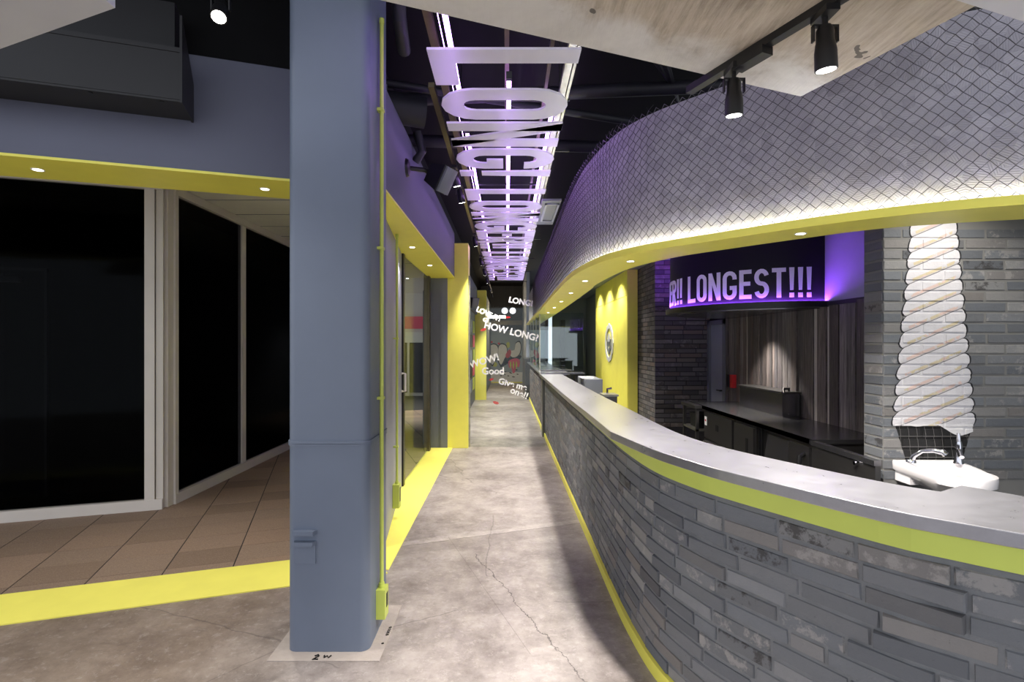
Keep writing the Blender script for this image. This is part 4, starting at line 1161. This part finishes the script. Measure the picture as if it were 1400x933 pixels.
# wash basin
wbn = thing('wash_basin', (2.42, 2.86, 0.7), 'white ceramic wash basin below the ice cream mural', 'basin')
out = [(2.225, 3.095), (2.215, 2.95), (2.205, 2.78)] + [(2.37 + 0.165 * math.cos(a) , 2.78 - 0.165 * math.sin(a)) for a in [PI - PI * i / 14 for i in range(0, 15)]] 
out = [(2.222, 3.095), (2.208, 2.82)] + arc(2.345, 2.775, 0.138, 180, 360, 14, 0.15) + [(2.525, 2.88), (2.56, 3.0), (2.565, 3.095)]
def scale_poly(p, k, c): return [(c[0] + (x - c[0]) * k, c[1] + (y - c[1]) * k) for x, y in p]
cc = (2.38, 2.90); n = len(out)
rings = [(1.0, 0.835), (1.012, 0.825), (1.0, 0.785), (0.72, 0.73), (0.38, 0.70)]
inner = [(0.90, 0.835), (0.84, 0.81), (0.66, 0.765), (0.3, 0.745)]
mb = MB(); vs = []
seqr = [(k, z) for k, z in rings[::-1]] + inner
for k, z in seqr: vs += [(x, y, z) for x, y in scale_poly(out, k, cc if k < 0.9 or z > 0.8 else cc)]
m_ = len(seqr)
fs = [(i * n + j, i * n + (j + 1) % n, (i + 1) * n + (j + 1) % n, (i + 1) * n + j) for i in range(m_ - 1) for j in range(n)] + [list(range(n))[::-1], list(range((m_ - 1) * n, m_ * n))]
mb.add(vs, fs)
# keep everything in front of the wall
mb.v = [(x, min(y, 3.097), z) for x, y, z in mb.v]
obj('bowl', mb, 'ceramic', wbn, smooth=True)
obj('bracket', MB().box((2.235, 2.98, 0.72), (2.30, 3.095, 0.80)).tube([(2.26, 2.975, 0.745), (2.26, 3.0, 0.745)], 0.014, 10), 'ceramic', wbn)
obj('drain', MB().lathe([(0.022, 0.746), (0.022, 0.749)], 14, (2.40, 2.90, 0)), 'chrome', wbn)
sf = thing('spout_tap', (2.29, 3.04, 0.835), 'chrome curved spout tap at the corner of the wash basin', 'tap')
obj('spout', MB().tube([(2.285, 3.04, 0.83), (2.292, 3.03, 0.87), (2.318, 3.0, 0.905), (2.35, 2.96, 0.915), (2.375, 2.93, 0.912), (2.385, 2.92, 0.898)], [0.016, 0.013, 0.012, 0.013, 0.016, 0.017], 10), 'chrome', sf, smooth=True)
obj('base', MB().lathe([(0.026, 0.833), (0.024, 0.842), (0.018, 0.85)], 14, (2.285, 3.04, 0)), 'chrome', sf, smooth=True)
st = thing('lever_tap', (2.53, 3.01, 0.835), 'chrome lever tap standing on the wash basin', 'tap')
obj('body', MB().lathe([(0.026, 0.833), (0.022, 0.845), (0.016, 0.90), (0.018, 0.93), (0.014, 0.955)], 14, (2.53, 3.01, 0)), 'chrome', st, smooth=True)
obj('spout', MB().tube([(2.53, 3.01, 0.91), (2.505, 2.97, 0.895), (2.492, 2.945, 0.88)], [0.013, 0.012, 0.012], 10), 'chrome', st, smooth=True)
obj('lever', MB().tube([(2.53, 3.01, 0.95), (2.537, 3.02, 0.985), (2.54, 3.025, 1.0)], [0.012, 0.009, 0.007], 8), 'chrome', st, smooth=True)

# inner steel unit by the near counter
o = thing('low_steel_unit', (1.9, 1.85, 0), 'low grey steel unit behind the near end of the counter', 'cabinet')
pu = [(1.575, 1.98), (1.77, 2.094), (2.25, 1.37), (2.05, 1.24)]
obj('body', MB().prism([(x + (0.012 if i in (0, 3) else -0.012), y) for i, (x, y) in enumerate(pu)], 0.02, 0.93), 'steel_dark', o)
obj('top', MB().prism(pu, 0.93, 0.95), 'steel_top', o)

# equipment farther along the counter
e1 = thing('serving_box', (1.05, 6.6, 0.0), 'grey steel box standing behind the counter before the yellow panel', 'equipment')
obj('body', MB().box((0.95, 6.5, 0.0), (1.158, 7.2, 1.075)), 'mid_grey', e1)
obj('tray', MB().box((0.93, 6.65, 1.076), (1.08, 6.95, 1.085)), 'foil_white', e1)
e2 = thing('tap_stand', (1.2, 6.0, 0.0), 'small steel tap stand beside the grey steel box', 'tap')
obj('body', MB().box((1.02, 5.85, 0.0), (1.2, 6.2, 0.93)), 'steel_dark', e2)
obj('tap', MB().tube([(1.12, 6.0, 0.93), (1.12, 6.0, 1.0), (1.17, 6.0, 1.01)], 0.012, 8), 'chrome', e2)
obj('cap', MB().box((1.05, 5.86, 0.93), (1.22, 6.1, 0.95)), 'galv', e2)
for k, (y, xa, xb, z) in enumerate(((8.42, 0.54, 1.22, 1.056), (9.45, 0.60, 1.14, 1.05))):
    t = thing('service_shelf', (0.9, y, 0.0), ('steel cross shelf ending the curved counter', 'narrow steel cross shelf under the glass screen')[k], 'shelf')
    obj('board', MB().box((xa, y, z - 0.0245), (xb, y + 0.2, z)), 'steel', t)
    obj('stand', MB().box((1.07, y + 0.02, 0.005), (xb - 0.01, y + 0.18, z - 0.0245)), 'dark_box', t)
# glass screens between counter and soffit
g = 0
for a, b in ((9.9, 11.0), (11.03, 12.2), (12.23, 13.4), (13.43, 14.6)):
    t = thing('glass_screen', (0.6, (a + b) / 2, 1.02), 'clear glass screen between far counter and yellow soffit', 'glass screen', 'screens along the far counter')
    obj('pane', MB().box((0.598, a, 1.02), (0.606, b, ZB)), 'screen_glass', t)
    obj('edge_channel', MB().box((0.592, a - 0.012, 1.02), (0.612, a + 0.008, ZB)), 'galv', t)
t = thing('cross_screen', (1.0, 9.85, 1.02), 'glass screen set across the far counter facing the kitchen front', 'glass screen')
obj('pane', MB().box((0.61, 9.85, 1.02), (1.40, 9.86, ZB + 0.02)), 'screen_glass', t)
obj('edge_channel', MB().box((0.598, 9.84, 1.02), (0.614, 9.87, ZB)), 'galv', t)
obj('bottom_rail', MB().box((0.615, 9.84, 1.0205), (1.18, 9.87, 1.04)), 'galv', t)
o = obj('dark_cooler', MB().box((1.28, 12.8, 0.004), (1.39, 12.98, 2.08)).box((1.285, 12.785, 0.1), (1.385, 12.8, 2.0)), 'dark_box'); tag(o, 'tall dark cooler behind the glass screen', 'cooler')

# ================================================================ PASSAGE, FAR END
# lettered glass door
gl = thing('glass_partition', (0, 7.85, 0), 'lettered glass partition across the passage by the yellow pier', 'partition')
obj('pane', MB().box((-0.555, 7.85, 0.0), (0.56, 7.858, 2.05)), 'glass', gl)
obj('edge_channel', MB().box((-0.562, 7.845, 0), (-0.535, 7.865, 2.5)), 'galv', gl)
def word(txt, px, py, size, rot, mat='foil_white', shear=0.0, weight=0.004):
    """lettering on the glass: px/py are its centre on the pane in metres (x, z)"""
    cu = bpy.data.curves.new('lettering', 'FONT'); cu.body = txt; cu.size = size; cu.extrude = 0.0008; cu.offset = weight; cu.shear = shear
    cu.align_x = 'CENTER'; cu.align_y = 'CENTER'; cu.materials.append(M[mat])
    o = bpy.data.objects.new('lettering', cu); COL.objects.link(o); o.parent = gl
    o.location = (px, -0.003, py); o.rotation_euler = (PI / 2, -math.radians(rot), 0)
    return o
kx = 7.85 / 735
def gp(x, y): return ((x - 693) * kx, 1.5 - (y - 471) * kx)
for txt, x, y, sz, rot in (('LONG!', 712, 413, 0.115, -10), ('LOVE IT!', 668, 430, 0.10, -24), ('G!', 664, 438, 0.08, -10), ('HOW LONG?', 699, 454, 0.135, -14), ('WOW!', 662, 494, 0.14, 16), ('Good', 674, 508, 0.14, 0), ('Give me', 701, 526, 0.125, -14), ('one!!', 710, 538, 0.13, -22)):
    a, b = gp(x, y); word(txt, a, b, sz, rot)
def lips(x, y, w, rot):
    a, b = gp(x, y); mb = MB(); h = w * 0.38
    pts_u = [(-.5, 0.1), (-.25, .42), (-.08, .5), (0, .38), (.08, .5), (.25, .42), (.5, .1), (.25, .12), (0, .06), (-.25, .12)]
    pts_l = [(-.5, .06), (-.25, .02), (0, -.06), (.25, .02), (.5, .06), (.28, -.38), (0, -.5), (-.28, -.38)]
    inner = [(-.22, -.12), (0, -.2), (.22, -.12), (.1, -.3), (-.1, -.3)]
    c, s = math.cos(math.radians(rot)), math.sin(math.radians(rot))
    for P_ in (pts_u, pts_l):
        n = len(P_); vs = []
        for d_ in (7.849, 7.846): vs += [(a + (u * c * w - v * s * h), d_, b + (u * s * w + v * c * h)) for u, v in P_]
        mb.add(vs, [list(range(n)), list(range(n, 2 * n))[::-1]] + [(i, (i + 1) % n, n + (i + 1) % n, n + i) for i in range(n)])
    obj('lip_print', mb, 'red', gl)
for x, y, w, r in ((661, 451, 0.095, 18), (694, 434, 0.085, 0), (672, 519, 0.075, 20), (678, 551, 0.10, -15)): lips(x, y, w, r)

# speakers
def speaker(name, label, wall, z, loc, aim):
    t = thing(name, (loc[0], loc[1], loc[2] - 0.1), label, 'speaker')
    obj('wall_plate', MB().lathe([(0.07, 0), (0.06, 0.02), (0.03, 0.03)], 16, wall, (1, 0, 0)), 'black_metal', t, smooth=True)
    obj('arm', MB().tube([wall, (wall[0] + 0.13, wall[1] + 0.05, wall[2] + 0.0), loc], 0.018, 10), 'black_metal', t, smooth=True)
    a = Vector(aim).normalized(); up = Vector((0, 0, 1)); sd = a.cross(up).normalized(); u = sd.cross(a)
    c_ = Vector(loc) + a * 0.03
    def blk(w0, h0, w1, h1, d0, d1, mat, nm, bulge=0.0):
        vs = [c_ + a * d0 + sd * sx * w0 + u * sz * h0 for sx, sz in ((-1, -1), (1, -1), (1, 1), (-1, 1))]
        k = 8; ring = []
        vs2 = []
        for i in range(k + 1):
            f = -1 + 2 * i / k; vs2 += [c_ + a * (d1 + bulge * (1 - f * f)) + sd * f * w1 + u * h1, c_ + a * (d1 + bulge * (1 - f * f)) + sd * f * w1 - u * h1]
        mb = MB(); o0 = 4
        fs = [(0, 1, 2, 3)] + [(o0 + 2 * i, o0 + 2 * i + 1, o0 + 2 * i + 3, o0 + 2 * i + 2) for i in range(k)]
        fs += [[3, 2] + [o0 + 2 * i for i in range(k, -1, -1)], [0, 1] + [o0 + 2 * i + 1 for i in range(k, -1, -1)], (0, 3, o0, o0 + 1), (1, 2, o0 + 2 * k, o0 + 2 * k + 1)]
        mb.add(vs + vs2, fs); obj(nm, mb, mat, t)
    blk(0.055, 0.07, 0.075, 0.10, 0.0, 0.14, 'black_metal', 'cabinet_body', 0.03)
    blk(0.073, 0.097, 0.071, 0.095, 0.150, 0.165, 'mid_grey', 'grille', 0.03)
    return t
speaker('wall_speaker', 'black wall speaker with grey curved grille on the doorway fascia', (-0.757, 4.05, 2.83), 2.83, (-0.60, 4.12, 2.82), (0.75, -0.35, -0.45))
speaker('wall_speaker', 'black wall speaker beyond the first yellow pier', (-0.80, 10.2, 2.32), 2.32, (-0.70, 10.1, 2.32), (0.6, -0.7, -0.3))

# ceiling services
for k, (a, b, r, lab) in enumerate((((-1.0, 4.3, 3.45), (2.2, 4.0, 3.45), 0.05, 'thick dark pipe crossing above the hanging letters'), ((-0.9, 3.9, 3.40), (2.0, 4.7, 3.30), 0.03, 'thin dark pipe slanting above the hanging letters'), ((-1.0, 5.4, 3.55), (2.5, 5.6, 3.5), 0.06, 'dark duct pipe crossing behind the thick pipe'))):
    o = obj('ceiling_pipe', MB().tube([a, b], r, 14), 'pipe', smooth=True); tag(o, lab, 'pipe')
for k in range(7):
    pts = [(0.45 + k * 0.03, 2.4, 3.5 + 0.012 * k), (0.62 + k * 0.028, 3.0 + 0.05 * k, 3.46 - 0.02 * (k % 3)), (0.95 + k * 0.02, 3.6, 3.44), (1.3 + k * 0.02, 4.2 + 0.04 * k, 3.5)]
    path = []
    for i in range(3):
        for q in range(6): path.append(tuple(pts[i][d_] + (pts[i + 1][d_] - pts[i][d_]) * q / 6 for d_ in range(3)))
    o = obj('ceiling_cable', MB().tube(path + [pts[3]], 0.008 + 0.003 * (k % 3), 6), 'pipe', smooth=True); tag(o, 'dark cable in the bundle above the chain link', 'cable', 'cables bundled under the ceiling')
o = obj('cable_clamp', MB().tube([(0.62, 3.15, 3.38), (0.78, 3.3, 3.36), (1.02, 3.2, 3.40), (1.1, 3.1, 3.5)], 0.018, 8), 'pipe'); tag(o, 'dark bracket clamping the ceiling cables', 'bracket')
dp = thing('duct_fitting', (-0.9, 4.0, 3.25), 'dark ribbed duct fitting on the fascia top near the speaker', 'duct')
obj('drum', MB().tube([(-0.95, 3.85, 3.22), (-0.6, 3.95, 3.2)], 0.11, 14), 'pipe', dp, smooth=True)
obj('bend', MB().tube([(-0.72, 4.3, 3.2), (-0.68, 4.32, 3.05), (-0.74, 4.35, 2.98)], 0.035, 10), 'pipe', dp, smooth=True)
o = obj('drain_hose', MB().tube([(-0.66, 2.75, 3.7), (-0.60, 2.95, 3.55), (-0.61, 3.05, 3.35), (-0.63, 3.3, 3.3)], 0.04, 12), 'pipe', smooth=True); tag(o, 'black insulated hose beside the column top', 'hose')
ac = thing('ceiling_unit', (0.47, 6.1, 2.95), 'grey ceiling ventilation unit between hanging letters and chain link', 'vent')
obj('body', MB().box((0.36, 5.5, 2.97), (0.56, 6.6, 2.99)), 'mid_grey', ac)
obj('frame', MB().box((0.40, 5.6, 2.955), (0.55, 5.63, 2.972)).box((0.40, 6.37, 2.955), (0.55, 6.4, 2.972)).box((0.40, 5.6, 2.955), (0.42, 6.4, 2.972)).box((0.53, 5.6, 2.955), (0.55, 6.4, 2.972)), 'light_grey', ac)

# end of the passage: mural wall, warm light, pendant globes
struct('wall_end', MB().box((-1.3, 20.8, 0), (1.6, 20.95, 2.05)), 'graf_bg', 'mural wall closing the passage')
struct('wall_end_upper', MB().box((-1.3, 20.75, 2.05), (1.6, 20.95, 3.75)), 'dark_box', 'dark wall above the mural')
struct('trim_8', MB().box((-1.3, 20.72, 2.25), (1.6, 20.75, 2.42)), 'bronze', 'bronze rail above the mural')
struct('trim_9', MB().box((-1.3, 20.77, 0.0), (1.6, 20.8, 0.05)), 'yellow', 'yellow skirting below the mural')
struct('wall_end_plinth', MB().box((-1.3, 20.785, 0.05), (1.6, 20.8, 0.42)), 'graf_white')
struct('wall_right_far', MB().box((0.6, 16.5, 0), (0.7, 20.8, 3.75)), 'light_grey', 'pale wall at the far right of the passage')
o = obj('ceiling_light_panel', MB().box((-0.8, 17.6, 2.40), (-0.05, 18.6, 2.44)), 'warm'); tag(o, 'warm glowing ceiling panel before the mural', 'ceiling light')
for x in (690, 701):
    o = thing('globe_pendant', ((x - 693) * 17 / 735, 17, 2.45), 'white globe pendant lamp in front of the mural', 'pendant lamp', 'globe pendants before the mural')
    obj('globe', MB().lathe([(0.02, -0.1), (0.06, -0.085), (0.09, -0.05), (0.102, 0.0), (0.09, 0.05), (0.06, 0.085), (0.02, 0.1)], 16, ((x - 693) * 17 / 735, 17, 2.56)), 'globe', o, smooth=True)
    obj('cord', MB().tube([((x - 693) * 17 / 735, 17, 2.65), ((x - 693) * 17 / 735, 17, 3.75)], 0.006, 6), 'black_metal', o)
# painted bubble shapes on the end wall
mu = thing('bubble_mural', (-0.1, 20.79, 0.4), 'graffiti mural of white bubble shapes with red drips on the end wall', 'mural')
ks = 20.8 / 735
def mp_(x, y): return ((x - 693) * ks, 1.5 - (y - 471) * ks)
def blob(pts, mat, layer, name='paint'):
    P_ = [mp_(*p) for p in pts]
    P_ = catmull([P_[-1]] + P_ + P_[:1], 0.08)[:-1]
    n = len(P_); y0, y1 = 20.782 - 0.004 * layer, 20.796
    mb = MB(); mb.add([(x, y0, z) for x, z in P_] + [(x, y1, z) for x, z in P_], [list(range(n)), list(range(n, 2 * n))[::-1]] + [(i, (i + 1) % n, n + (i + 1) % n, n + i) for i in range(n)])
    obj(name, mb, mat, mu)
def grow(pts, k):
    cx = sum(p[0] for p in pts) / len(pts); cy_ = sum(p[1] for p in pts) / len(pts)
    return [(cx + (x - cx) * k, cy_ + (y - cy_) * k) for x, y in pts]
b1 = [(669, 474), (675, 471), (680, 474), (681, 482), (677, 492), (673, 499), (669, 490), (667, 481)]
b2 = [(682, 474), (687, 471), (692, 474), (693, 482), (689, 492), (685, 499), (681, 490)]
b3 = [(697, 480), (703, 479), (705, 470), (710, 468), (712, 475), (710, 484), (704, 489), (698, 487)]
for b_ in (b1, b2, b3): blob(grow(b_, 1.14), 'graf_black', 1); blob(b_, 'graf_white', 2)
blob([(692, 488), (697, 489), (712, 486), (711, 491), (700, 494), (686, 502), (684, 500)], 'graf_black', 0)
for x, y in ((676, 500), (691, 496), (668, 500)): blob([(x - 4, y), (x, y - 5), (x + 4, y - 2), (x + 2, y + 2)], 'graf_lime', 0)
blob([(695, 494), (706, 490), (711, 494), (709, 503), (706, 500), (704, 509), (701, 510), (699, 502), (696, 503)], 'pink', 1)
for x in (698, 702, 706): blob([(x - 1.2, 499), (x, 494), (x + 1.2, 499), (x, 505)], 'graf_lime', 2)
blob([(691, 486), (696, 478), (699, 481), (697, 488), (693, 490)], 'red', 3)
blob([(692, 470), (696, 468), (697, 474), (694, 476)], 'graf_lime', 3)
for x, y in ((669, 471), (682, 470), (672, 468)): blob([(x - 2, y), (x, y - 1.5), (x + 2, y), (x, y + 1.5)], 'red', 3)
for k in range(14):
    x, y = random.uniform(668, 710), random.uniform(505, 516); blob([(x - 1.6, y), (x, y - .6), (x + 1.6, y + .3), (x, y + .8)], 'graf_black', 0)
# poster racks on the left wall
for k in range(6):
    for j_ in range(5):
        y = 9.0 + k * 0.9; z = 0.35 + j_ * 0.36
        o = obj('poster', MB().box((-0.86, y, z), (-0.845, y + 0.6, z + 0.30)), ('purple_poster', 'pink', 'light_grey', 'purple_poster', 'graf_lime', 'dark_box')[(k * 2 + j_ * 3) % 6])
        tag(o, ('purple', 'pink', 'pale grey', 'purple', 'lime', 'charcoal')[(k * 2 + j_ * 3) % 6] + ' poster in the wall rack between the yellow piers', 'poster', 'posters between the yellow piers')
